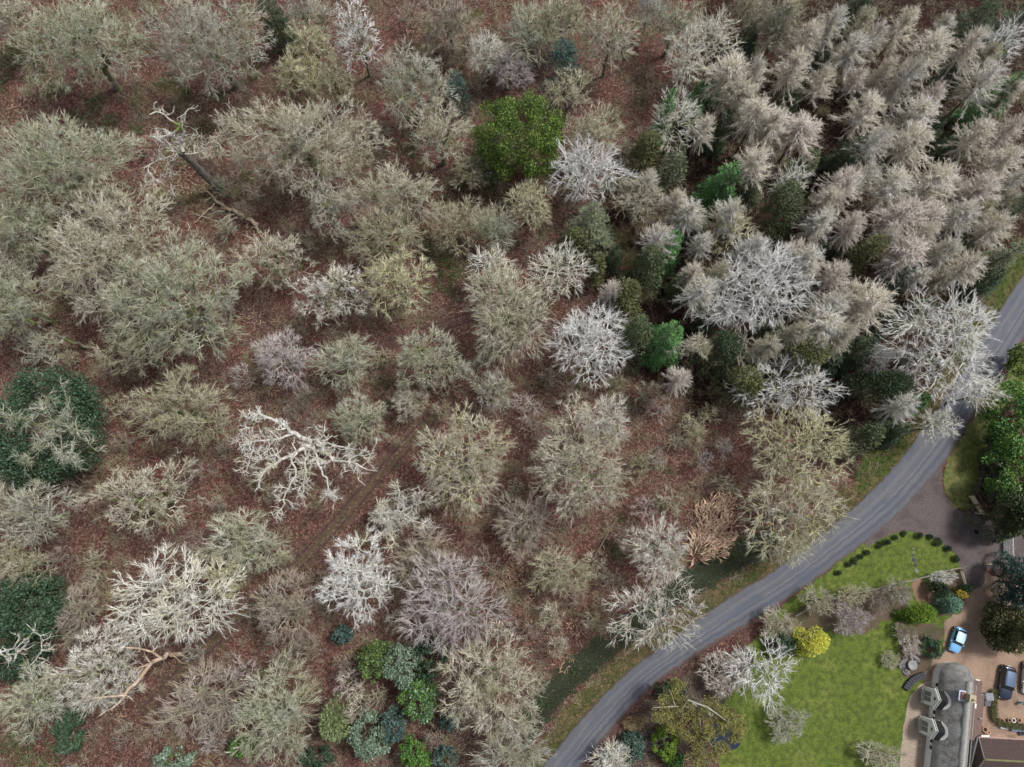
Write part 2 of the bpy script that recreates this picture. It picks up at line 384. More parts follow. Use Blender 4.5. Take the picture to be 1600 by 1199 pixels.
def cypress(seed, H, rx, ry, n=4200, L=.42, W=.16, zb=.03, lobes=26, blunt=.55, out=.9):
    """dense evergreen of upswept sprays over a lobed cone"""
    rng = np.random.default_rng(seed)
    m = lobes; la = rng.uniform(0, 2 * PI, m); lr = rng.uniform(0, 1, m) ** .8
    prof = lambda q: np.clip(1 - q, 0, 1) ** blunt
    lz = zb + (1 - zb) * lr; lrad = prof(lr) * .78
    lc = np.stack([lrad * np.cos(la) * rx, lrad * np.sin(la) * ry, lz * H * .93], 1)
    sz = np.stack([np.full(m, .33 * rx), np.full(m, .33 * ry), np.full(m, .13 * H + .2)], 1) * rng.uniform(.75, 1.25, (m, 1)) + .12
    idx = rng.integers(m, size=n); u = unit(rng.normal(size=(n, 3))); u[:, 2] = np.abs(u[:, 2]) * .9 - .15; u = unit(u)
    Pn = lc[idx] + u * sz[idx] * rng.uniform(.8, 1.0, (n, 1))
    rad = unit(np.stack([Pn[:, 0] / rx, Pn[:, 1] / ry, 0 * Pn[:, 0]], 1))
    d = unit(rad * out + [0, 0, .6] + u * .8 + rng.normal(size=(n, 3)) * .35)
    sd = unit(np.cross(d, rng.normal(size=(n, 3))))
    fol = blades(Pn - d * L * .3, d, sd, rng.uniform(.7, 1.25, n) * L, W)
    zz = np.array([0, H * .5, H * .9]); ax = np.stack([0 * zz, 0 * zz, zz], 1)
    return [tubes(ax[:-1], ax[1:], [.18, .12], [.12, .03], 7), tubes(np.repeat([[0, 0, H * .2]], m, 0) * rng.uniform(.5, 2.5, (m, 1)), lc, .05, .02, 4)], [fol]
def broadleaf(seed, H, rx, ry, n=7000, S=.3, clumps=70, zc=.5, csz=.2, zlow=-.5, gap=1.0, inner=.25):
    rng = np.random.default_rng(seed); m = clumps
    az = rng.uniform(0, 2 * PI, m); se = rng.uniform(zlow, 1, m); ce = np.sqrt(1 - se ** 2); t = rng.uniform(.72, .95, m)
    Z = H * zc; up = H - Z
    lc = np.stack([rx * t * ce * np.cos(az), ry * t * ce * np.sin(az), Z + up * .92 * t * se], 1)
    cs = (rx + ry) / 2 * csz * rng.uniform(.6, 1.35, (m, 1))
    ph = rng.uniform(0, 6.28, 3); lob = 1 + .05 * np.sin(3 * az + ph[0]) + .05 * np.sin(5 * az + ph[1] + 2 * se) + rng.normal(size=m) * .05; lc[:, :2] *= lob[:, None]; lc[:, 2] += rng.normal(size=m) * .03 * H
    idx = rng.choice(m, n, p=(cs[:, 0] ** 2) / (cs[:, 0] ** 2).sum()); u = unit(rng.normal(size=(n, 3)) + [0, 0, .35])
    rr = rng.uniform(.75, 1.02, (n, 1)); ins = rng.random((n, 1)) < inner; rr = np.where(ins, rng.uniform(.2, .7, (n, 1)), rr)
    Pn = lc[idx] + u * cs[idx] * rr * gap
    d = unit(u * .6 + rng.normal(size=(n, 3)) * .7 + [0, 0, .2]); sd = unit(np.cross(d, u + rng.normal(size=(n, 3)) * .35))
    l = rng.uniform(.6, 1.3, n) * S
    fol = blades(Pn - d * (l * .5)[:, None], d, sd, l, l * .62)
    root = np.array([0, 0, H * .18])
    trunk = [tubes([[0, 0, -.2]], [root], [.05 + .022 * H], [.04 + .018 * H], 8)]
    A, B, RA, RB, NN = grow(lc, root, .04, .08, rng)
    trunk.append(tubes(A, B, RA, RB, 4))
    return trunk, [fol]

def poly_tree(name, parent_loc, limbs, bark, twigmat, seed, twig_k=3, twig_L=.9, twig_r=.025, levels=2, gn=.16, side=1.0):
    """tree or log whose main limbs follow given world polylines [(points, r0, r1, twiggy)]; side limbs grow from them"""
    rng = np.random.default_rng(seed); tr = []; cr = []
    o = np.array(parent_loc)
    def kinked(A, B, r0, r1):
        l = np.linalg.norm(B - A); n = max(2, int(l / .7)); t = np.linspace(0, 1, n + 1)[:, None]
        q = A * (1 - t) + B * t; q[1:-1] += rng.normal(size=(n - 1, 3)) * .07 * min(l, 2); return q
    for pts, r0, r1, tw in limbs:
        pts = np.array([list(p) for p in pts], float) - o
        seg = [pts[0]]
        for a, b in zip(pts[:-1], pts[1:]): seg.extend(list(kinked(a, b, 0, 0)[1:]))
        seg = np.array(seg); rr = np.linspace(r0, r1, len(seg))
        tr.append(tubes(seg[:-1], seg[1:], rr[:-1] * 1.03, rr[1:], 7))
        tr.append(spikes(seg[-1:], seg[-1:] + unit(seg[-1:] - seg[-2:-1]) * r1 * 4, r1))
        cur = [(seg, rr)]
        for lv in range(levels if tw else 0):
            nxt = []
            for sg, r_ in cur:
                ln = np.linalg.norm(sg[1:] - sg[:-1], axis=1).sum()
                for q in range(int(max(1, ln * (2.0 if lv == 0 else 1.7) * tw))):
                    i = rng.integers(int(len(sg) * .15), len(sg) - 1) if len(sg) > 2 else 0
                    d = unit(unit(sg[i + 1] - sg[i]) * .7 + rng.normal(size=3) * .75 + [0, 0, .15])
                    L0 = rng.uniform(.7, 2.4) * (1 if lv == 0 else .5) * side
                    n = max(2, int(L0 / .35)); p = [sg[i]]; 
                    for s in range(n):
                        d = unit(d + rng.normal(size=3) * gn * 2); p.append(p[-1] + d * L0 / n)
                    p = np.array(p); ra = max(.02, r_[i] * (.5 if lv == 0 else .55)); rq = np.linspace(ra, .018, len(p))
                    cr.append(tubes(p[:-1], p[1:], rq[:-1], rq[1:], 4)); nxt.append((p, rq))
            cur = nxt
        if tw and cur:
            A = np.concatenate([s[:-1] for s, _ in cur]); B = np.concatenate([s[1:] for s, _ in cur])
            cr.append(twigs_on(A, B, rng, twig_k, twig_L, twig_r, None, .9, 1))
    root = empty(name, parent_loc)
    obj('trunk', tr, bark, root, smooth=True)
    if cr: obj('crown', cr, twigmat, root)
    return root
# ------------------------------------------------------------------ ground, road, lawns
def W(pts, z=0.0): return np.array([list(P(x, y, z)) for x, y in pts])
def sdist(poly, X, Y):
    """signed distance to polygon, negative inside"""
    n = len(poly); d = np.full(X.shape, 1e9); inside = np.zeros(X.shape, bool)
    for i in range(n):
        x1, y1 = poly[i][:2]; x2, y2 = poly[(i + 1) % n][:2]
        ex, ey = x2 - x1, y2 - y1; L2 = ex * ex + ey * ey + 1e-9
        t = np.clip(((X - x1) * ex + (Y - y1) * ey) / L2, 0, 1)
        d = np.minimum(d, np.hypot(X - x1 - t * ex, Y - y1 - t * ey))
        c = ((y1 > Y) != (y2 > Y)) & (X < (x2 - x1) * (Y - y1) / (y2 - y1 + 1e-12) + x1)
        inside ^= c
    return np.where(inside, -d, d)
def ldist(line, X, Y):
    d = np.full(X.shape, 1e9)
    for (x1, y1), (x2, y2) in zip([p[:2] for p in line[:-1]], [p[:2] for p in line[1:]]):
        ex, ey = x2 - x1, y2 - y1
        t = np.clip(((X - x1) * ex + (Y - y1) * ey) / (ex * ex + ey * ey + 1e-9), 0, 1)
        d = np.minimum(d, np.hypot(X - x1 - t * ex, Y - y1 - t * ey))
    return d
def resample(pts, step, closed=False, smooth=2):
    p = np.array(pts, float)
    for _ in range(smooth):
        q = np.roll(p, -1, 0) if closed else p[1:]
        a = p if closed else p[:-1]
        n = np.empty((2 * len(q), p.shape[1])); n[0::2] = a * .75 + q * .25; n[1::2] = a * .25 + q * .75
        if not closed: n = np.concatenate([p[:1], n, p[-1:]])
        p = n
    if closed: p = np.concatenate([p, p[:1]])
    s = np.concatenate([[0], np.cumsum(np.linalg.norm(p[1:] - p[:-1], axis=1))]); m = max(4, int(s[-1] / step))
    t = np.linspace(0, s[-1], m + 1)
    out = np.stack([np.interp(t, s, p[:, k]) for k in range(p.shape[1])], 1)
    return out[:-1] if closed else out
RE = np.random.default_rng(5)
def jitter(p, amp):
    n = len(p); k = RE.normal(size=(n, 2)); k = (k + np.roll(k, 1, 0) + np.roll(k, 2, 0) * .5) / 2
    q = p.copy(); q[:, :2] += k * amp; return q
def sheet(name, pts, z, m, jag=0.12, smooth=2, step=.3):
    p = jitter(resample(W(pts), step, True, smooth), jag); p[:, 2] = z
    me = bpy.data.meshes.new(name); me.from_pydata([tuple(v) for v in p], [], [list(range(len(p)))])
    me.materials.append(m)
    if me.polygons[0].normal.z < 0: me.flip_normals()
    return tag(link(name, me), kind='structure')

ROAD_L = [(810, 1250), (847, 1199), (912, 1119), (975, 1054), (1032, 1011), (1095, 965), (1150, 926), (1200, 899), (1262, 853), (1327, 800), (1362, 767), (1400, 727), (1432, 685), (1463, 642), (1487, 607), (1520, 555), (1552, 500), (1600, 427), (1660, 345)]
ROAD_R = [(868, 1250), (907, 1199), (950, 1146), (1012, 1074), (1075, 1031), (1112, 1006), (1175, 971), (1200, 956), (1235, 932), (1282, 900), (1325, 867), (1372, 833), (1415, 795), (1450, 755), (1474, 725), (1497, 690), (1520, 647), (1541, 622), (1562, 592), (1600, 525), (1660, 430)]
APRON = [(1345, 862), (1362, 835), (1400, 800), (1440, 750), (1462, 715), (1472, 735), (1470, 760), (1482, 784), (1500, 800), (1528, 808), (1560, 818), (1620, 850), (1610, 905), (1560, 890), (1535, 885), (1540, 912), (1520, 925), (1508, 915), (1501, 888), (1493, 870), (1479, 853), (1460, 840), (1436, 830), (1405, 830), (1375, 843)]
GRAVEL = [(1504, 892), (1534, 889), (1560, 905), (1640, 930), (1660, 1160), (1530, 1160), (1462, 1085), (1440, 1062), (1452, 1040), (1466, 1020), (1474, 1000), (1472, 978), (1480, 966), (1500, 958), (1510, 940), (1511, 915)]
PATIO = [(1466, 1062), (1442, 1066), (1425, 1082), (1415, 1108), (1410, 1150), (1405, 1205), (1402, 1260), (1470, 1260), (1470, 1150)]
SIDEPATH = [(1424, 909), (1440, 903), (1450, 915), (1456, 935), (1463, 955), (1440, 952), (1428, 932)]
TRILAWN = [(1195, 968), (1240, 932), (1284, 903), (1322, 867), (1370, 837), (1404, 822), (1440, 822), (1468, 834), (1487, 850), (1500, 868), (1508, 888), (1470, 896), (1427, 907), (1352, 925), (1292, 938), (1240, 968), (1205, 985)]
LAWN = [(1200, 985), (1290, 937), (1350, 922), (1427, 905), (1500, 888), (1512, 925), (1505, 960), (1490, 978), (1485, 1015), (1470, 1050), (1448, 1078), (1432, 1110), (1425, 1155), (1425, 1260), (1120, 1260), (1130, 1190), (1110, 1150), (1130, 1100), (1100, 1060), (1150, 1020)]
VERGE_R = [(1472, 752), (1478, 722), (1499, 690), (1522, 650), (1542, 626), (1565, 592), (1602, 530), (1640, 470), (1650, 560), (1600, 620), (1560, 640), (1545, 672), (1533, 715), (1527, 760), (1512, 800), (1494, 797), (1478, 778)]
TRACK = [(700, 628), (655, 672), (612, 722), (565, 772), (522, 822), (480, 868), (430, 912), (385, 955), (335, 1000), (290, 1045), (230, 1110)]
TRACK2 = [(300, 400), (370, 470), (420, 520), (470, 548), (540, 552), (610, 540), (680, 512), (760, 488)]
DITCH = [(815, 1150), (860, 1085), (905, 1045), (960, 1000), (1005, 965), (1060, 925), (1110, 893), (1160, 868), (1200, 845)]

roadpoly = np.concatenate([resample(W(ROAD_L), 1, smooth=1), resample(W(ROAD_R), 1, smooth=1)[::-1]])
GS = .3
gx = np.concatenate([[-1500, -700, -300, -150], np.arange(-98, 98.1, GS), [150, 300, 700, 1500]])
gy = np.concatenate([[-1500, -600, -200, -80], np.arange(-38, 98.1, GS), [150, 300, 700, 1500]])
GX, GY = np.meshgrid(gx, gy); nx, ny = len(gx), len(gy)
def vnoise(X, Y, s, seed):
    r = np.random.default_rng(seed); o = 0
    for k in range(5):
        a = r.uniform(0, 2 * PI); f = s * r.uniform(.7, 1.6) * (1 + k * .3); o = o + np.sin((X * np.cos(a) + Y * np.sin(a)) * f + r.uniform(0, 6) + 1.3 * np.sin((X * np.sin(a) - Y * np.cos(a)) * f * .7 + r.uniform(0, 6)))
    return o / 5
d_road = sdist(roadpoly, GX, GY)
flats = [W(p) for p in (APRON, GRAVEL, PATIO, TRILAWN, LAWN, VERGE_R)]
d_flat = d_road
for p in flats: d_flat = np.minimum(d_flat, sdist(p, GX, GY))
d_track = ldist(resample(W(TRACK), 2), GX, GY); d_track2 = ldist(resample(W(TRACK2), 2), GX, GY)
d_ditch = ldist(resample(W(DITCH), 2), GX, GY)
relief = vnoise(GX, GY, .12, 3) * .35 + vnoise(GX, GY, .5, 4) * .12
GZ = relief * np.clip((d_flat - 1) / 6, 0, 1) - .012
GZ -= np.exp(-(d_ditch / 1.3) ** 2) * .9 * np.clip((d_road - .5) / 1.5, 0, 1)
rut = np.minimum(np.abs(d_track - .75), np.abs(d_track2 - .7))
GZ -= np.exp(-(rut / .3) ** 2) * .09
GZ = np.where((d_flat < .3), -.012, GZ)
leftroad = sdist(np.concatenate([W(ROAD_L), W([(1700, -300), (-500, -300), (-500, 1500)])]), GX, GY) < 0
n1 = vnoise(GX, GY, 1.4, 8) * .8
gr = np.clip(1 - (d_road - 2.3 + n1) / 1.0, 0, 1) * leftroad
gr2 = np.clip(1 - (d_ditch - 2.0 + n1) / 1.0, 0, 1)
up = W([(1330, 775), (1352, 705), (1380, 690), (1430, 655), (1435, 690), (1400, 727), (1362, 767)])
up2 = W([(1530, 478), (1545, 440), (1600, 370), (1650, 300), (1655, 350), (1600, 430), (1556, 495), (1540, 510)])
gr3 = np.maximum(np.clip(.6 - sdist(up, GX, GY) / .8, 0, 1), np.clip(.6 - sdist(up2, GX, GY) / .8, 0, 1))
grass = np.clip(np.maximum(gr * .62, gr3), 0, 1)
moss = np.clip(vnoise(GX, GY, .3, 51) * 1.6 + vnoise(GX, GY, .9, 52) * .6 - .25, 0, 1) * np.clip((GY - 28) / 18, 0, 1) * (GX < 22)
grass = np.maximum(grass, moss * .62)
mud = np.clip(1 - np.minimum(d_track - 1.0, d_track2 - .7) / 1.0 + n1 * .5, 0, 1) * .5
grass = np.maximum(grass, .55 * np.exp(-(d_track / .45) ** 2))
grass = np.maximum(grass, .5 * np.exp(-((d_track - 1.2) / .25) ** 2))
mud = np.maximum(mud, np.clip(1 - np.abs(d_road - .1) / .5, 0, 1) * .9)
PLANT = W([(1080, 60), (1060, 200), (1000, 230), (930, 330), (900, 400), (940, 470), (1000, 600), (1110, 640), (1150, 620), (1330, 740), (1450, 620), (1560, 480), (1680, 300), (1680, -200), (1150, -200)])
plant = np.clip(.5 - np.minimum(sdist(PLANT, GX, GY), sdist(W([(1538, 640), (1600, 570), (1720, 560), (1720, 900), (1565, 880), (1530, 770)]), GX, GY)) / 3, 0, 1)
V = np.stack([GX.ravel(), GY.ravel(), GZ.ravel()], 1)
i = np.arange(nx * ny).reshape(ny, nx)
F = np.stack([i[:-1, :-1], i[:-1, 1:], i[1:, 1:], i[1:, :-1]], -1).reshape(-1, 4)

def leaf_litter(t):
    g = t.nodes.new('ShaderNodeNewGeometry')
    vo = nd(t, 'ShaderNodeTexVoronoi', Scale=4.2, Randomness=1.0); t.links.new(g.outputs['Position'], vo.inputs['Vector'])
    sep = t.nodes.new('ShaderNodeSeparateColor'); t.links.new(vo.outputs['Color'], sep.inputs[0])
    n1 = noise(t, 9, 5, .75); n2 = noise(t, .16, 4, .6); n3 = noise(t, 1.1, 4, .65)
    a = ramp(t, sep.outputs[0], [(0, (.026, .013, .012)), (.4, (.098, .050, .043)), (.75, (.19, .105, .086)), (1, (.40, .27, .21))])
    b = ramp(t, n1, [(.38, (.022, .012, .011)), (.5, (.10, .052, .045)), (.62, (.27, .165, .13))])
    c = mixc(t, .5, a, b)
    c = mixc(t, mrange(t, n2, .38, .62), mixc(t, 1.0, c, (1.0, 1.22, 1.2), 'MULTIPLY'), mixc(t, 1.0, c, (1.06, .98, 1.02), 'MULTIPLY'))
    c = mixc(t, mrange(t, n3, .55, .72, 0, .45), c, (.085, .085, .035))
    return c, n1, sep.outputs[1]
def grass_col(t, dark=(.035, .065, .012), mid=(.095, .14, .025), lite=(.21, .235, .05), dry=(.27, .22, .09), s=7.0, slow=.22, drylo=.5):
    n = noise(t, s, 6, .75); n2 = noise(t, slow, 4, .62); n3 = noise(t, 1.3, 4, .6)
    c = ramp(t, n, [(.33, dark), (.5, mid), (.66, lite)])
    c = mixc(t, mrange(t, n2, drylo, drylo + .2, 0, .55), c, dry)
    c = mixc(t, mrange(t, n3, .44, .60, 0, .8), c, mul(mid, .5)); c = mixc(t, mrange(t, noise(t, .45, 4, .7, dist=1.0), .5, .64, 0, .5), c, mul(mid, .62))
    return c, n
m, t, b = newmat('forest_floor')
lc, h1, h2 = leaf_litter(t)
at = nd(t, 'ShaderNodeAttribute', attribute_name='mask'); sp = t.nodes.new('ShaderNodeSeparateColor'); t.links.new(at.outputs['Color'], sp.inputs[0])
gc, gh = grass_col(t, (.02, .045, .012), (.055, .095, .022), (.14, .17, .04), (.20, .13, .075), drylo=.36)
jn = noise(t, 3.0, 5, .8)
def thr(ch, lo=-.25, hi=.25):
    ad = nd(t, 'ShaderNodeMath', operation='ADD'); t.links.new(ch, ad.inputs[0])
    t.links.new(mrange(t, jn, .3, .7, -.5, .5), ad.inputs[1]); return mrange(t, ad.outputs[0], .5 + lo, .5 + hi)
mn = noise(t, 14, 4, .7)
mudc = ramp(t, mn, [(.3, (.035, .021, .021)), (.5, (.11, .068, .066)), (.7, (.21, .145, .135))])
lc = mixc(t, 1.0, lc, (.86, .78, .76), 'MULTIPLY')
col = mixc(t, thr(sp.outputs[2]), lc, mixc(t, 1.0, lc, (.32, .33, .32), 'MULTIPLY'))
col = mixc(t, thr(sp.outputs[1]), col, mudc)
col = mixc(t, thr(sp.outputs[0]), col, gc)
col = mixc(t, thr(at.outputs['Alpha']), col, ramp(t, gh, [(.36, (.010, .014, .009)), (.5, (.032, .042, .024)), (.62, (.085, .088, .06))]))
ru = nd(t, 'ShaderNodeAttribute', attribute_name='rut'); col = mixc(t, mrange(t, ru.outputs['Fac'], .3, 1.0, 0, .6), col, ramp(t, mn, [(.3, (.018, .011, .011)), (.7, (.06, .037, .036))]))
t.links.new(col, b.inputs['Base Color']); b.inputs['Roughness'].default_value = .95; b.inputs['Specular IOR Level'].default_value = .1
bump(t, b, h1, .9, .08)
FLOOR = m
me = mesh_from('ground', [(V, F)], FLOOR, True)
ra = me.attributes.new('rut', 'FLOAT', 'POINT'); ra.data.foreach_set('value', np.exp(-(rut / .24) ** 2).ravel().astype(np.float32))
ca = me.color_attributes.new('mask', 'FLOAT_COLOR', 'POINT')
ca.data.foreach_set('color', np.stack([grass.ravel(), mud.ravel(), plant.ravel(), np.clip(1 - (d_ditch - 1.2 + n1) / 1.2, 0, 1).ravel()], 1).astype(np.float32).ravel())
tag(link('ground', me), kind='structure')

m, t, b = newmat('lawn_grass'); c, h = grass_col(t, (.025, .05, .009), (.105, .155, .018), (.20, .25, .03), (.25, .24, .06), s=5.5)
t.links.new(c, b.inputs['Base Color']); b.inputs['Roughness'].default_value = .9; bump(t, b, h, .8, .08); LAWNM = m
m, t, b = newmat('verge_grass'); c, h = grass_col(t, (.045, .065, .015), (.12, .155, .028), (.21, .23, .06), (.26, .20, .10), s=6, drylo=.45)
t.links.new(c, b.inputs['Base Color']); b.inputs['Roughness'].default_value = .9; bump(t, b, h, .8, .08); VERGEM = m
def gravel_mat(name, c0, c1, c2, s=9, stain=(.12, .08, .06), amt=.6):
    m, t, b = newmat(name); n = noise(t, s, 6, .8); n2 = noise(t, .35, 5, .6, dist=.6)
    c = ramp(t, n, [(.32, c0), (.5, c1), (.68, c2)]); c = mixc(t, mrange(t, n2, .46, .66, 0, amt), c, stain)
    t.links.new(c, b.inputs['Base Color']); b.inputs['Roughness'].default_value = .95; bump(t, b, n, .6, .04); return m
GRAVELM = gravel_mat('gravel', (.17, .11, .08), (.33, .225, .16), (.50, .37, .28), stain=(.16, .105, .08))
PATIOM = gravel_mat('patio_gravel', (.17, .13, .10), (.36, .28, .215), (.56, .46, .37), s=5.5, stain=(.24, .18, .14), amt=.4)
APRONM = gravel_mat('mud_apron', (.05, .038, .037), (.115, .092, .09), (.20, .165, .155), s=7, stain=(.065, .048, .046), amt=.75)
SOILM = gravel_mat('bare_soil', (.13, .08, .05), (.25, .155, .10), (.36, .24, .16), s=8, amt=.3)
sheet('lawn', LAWN, .006, LAWNM, .15); sheet('lawn', TRILAWN, .012, LAWNM, .12)
sheet('grass_verge', VERGE_R, .006, VERGEM, .22)
sheet('driveway', GRAVEL, .018, GRAVELM, .2); sheet('driveway', APRON, .026, APRONM, .16)
sheet('patio', PATIO, .024, PATIOM, .05); sheet('path', SIDEPATH, .020, SOILM, .1)
# planting beds under the garden shrubs
DRKS = gravel_mat('bed_soil', (.04, .028, .02), (.11, .075, .05), (.20, .15, .10), s=8, stain=(.05, .07, .02), amt=.6)
for bed in ([(1190, 985), (1250, 950), (1300, 935), (1350, 925), (1420, 912), (1425, 940), (1400, 960), (1360, 985), (1330, 995), (1290, 985), (1255, 1010), (1225, 1020), (1195, 1010)],
            [(1455, 905), (1500, 893), (1508, 930), (1500, 958), (1465, 965), (1450, 925)],
            [(1400, 985), (1470, 968), (1474, 1010), (1455, 1040), (1430, 1062), (1400, 1058), (1405, 1020)],
            [(920, 1199), (985, 1120), (1040, 1075), (1090, 1045), (1150, 1010), (1190, 1020), (1130, 1100), (1100, 1110), (1100, 1160), (1125, 1260), (900, 1260)]):
    sheet('flower_bed', bed, .015, DRKS if bed[0][0] != 920 else gravel_mat('dark_soil', (.02, .016, .012), (.06, .045, .035), (.12, .09, .07)), .25)

# road strip with its own across/along coordinates
L_ = resample(W(ROAD_L), .5, smooth=2); R_ = resample(W(ROAD_R), .5, smooth=2); n = 420
def rs(p, n):
    s = np.concatenate([[0], np.cumsum(np.linalg.norm(p[1:] - p[:-1], axis=1))]); t = np.linspace(0, s[-1], n)
    return np.stack([np.interp(t, s, p[:, k]) for k in range(3)], 1), s[-1]
La, ll = rs(L_, n); Ra, _ = rs(R_, n); La = jitter(La, .07); Ra = jitter(Ra, .07)
K = 9; tt = np.linspace(0, 1, K)
RV = La[:, None] * (1 - tt)[None, :, None] + Ra[:, None] * tt[None, :, None]; RV[..., 2] = .036 + .05 * (1 - (2 * tt - 1) ** 2)[None]
ii = np.arange(n * K).reshape(n, K); RF = np.stack([ii[:-1, :-1], ii[1:, :-1], ii[1:, 1:], ii[:-1, 1:]], -1).reshape(-1, 4)[:, ::-1]
m, t, b = newmat('asphalt')
tc = t.nodes.new('ShaderNodeUVMap'); sx = t.nodes.new('ShaderNodeSeparateXYZ'); t.links.new(tc.outputs[0], sx.inputs[0])
mp = t.nodes.new('ShaderNodeMapping'); mp.inputs['Scale'].default_value = (7, .12, 1); t.links.new(tc.outputs[0], mp.inputs[0])
st = noise(t, 1.0, 5, .6, mp.outputs[0]); fine = noise(t, 12, 5, .8); slow = noise(t, .25, 4, .6, dist=.5)
c = ramp(t, fine, [(.3, (.058, .061, .073)), (.55, (.104, .108, .122)), (.8, (.175, .178, .19))])
c = mixc(t, mrange(t, st, .45, .68, 0, .5), c, (.085, .105, .155))
c = mixc(t, mrange(t, slow, .5, .68, 0, .4), c, (.15, .14, .145))
jo = noise(t, 3, 4, .7); 
def band(c0, wdt, col, amt, src):
    a = nd(t, 'ShaderNodeMath', operation='SUBTRACT'); t.links.new(sx.outputs[0], a.inputs[0]); a.inputs[1].default_value = c0
    a2 = nd(t, 'ShaderNodeMath', operation='ABSOLUTE'); t.links.new(a.outputs[0], a2.inputs[0])
    a3 = nd(t, 'ShaderNodeMath', operation='ADD'); t.links.new(a2.outputs[0], a3.inputs[0]); t.links.new(mrange(t, jo, .3, .7, -wdt * .5, wdt * .5), a3.inputs[1])
    return mixc(t, mrange(t, a3.outputs[0], wdt * .6, wdt * 1.1, amt, 0), src, col)
c = band(.58, .022, (.05, .06, .09), .5, c)      # old longitudinal joint
c = band(.52, .010, (.24, .24, .25), .55, c)
c = band(.78, .05, (.06, .065, .095), .7, c); c = band(.30, .06, (.155, .155, .165), .45, c); c = band(.66, .05, (.15, .148, .155), .4, c)
pn = noise(t, .9, 2, .3, mp.outputs[0]); c = mixc(t, mrange(t, pn, .60, .615, 0, .6), c, (.07, .085, .12))
c = band(0.0, .045, (.075, .06, .05), .95, c); c = band(1.0, .075, (.085, .062, .056), .95, c)
t.links.new(c, b.inputs['Base Color']); b.inputs['Roughness'].default_value = .75; bump(t, b, fine, .3, .02)
me = mesh_from('road', [(RV.reshape(-1, 3), RF)], m, True)
uv = me.uv_layers.new(name='UVMap'); vi = np.zeros(len(me.loops), np.int32); me.loops.foreach_get('vertex_index', vi)
U = np.stack([np.tile(tt, n), np.repeat(np.linspace(0, ll, n), K)], 1)[vi]; uv.data.foreach_set('uv', U.astype(np.float32).ravel())
tag(link('road', me), kind='structure')
# pond
m, t, b = newmat('pond_water'); b.inputs['Base Color'].default_value = (.012, .022, .04, 1); b.inputs['Roughness'].default_value = .06; b.inputs['Specular IOR Level'].default_value = .6
bump(t, b, noise(t, 2.5, 3, .5), .08, .02)
sheet('pond', [(1112, 1130), (1140, 1130), (1158, 1150), (1158, 1165), (1140, 1175), (1118, 1168), (1102, 1150)], .03, m, .04)
sheet('puddle', [(1521, 827), (1527, 828), (1531, 833), (1527, 836), (1522, 833)], .034, m, .03, step=.15)
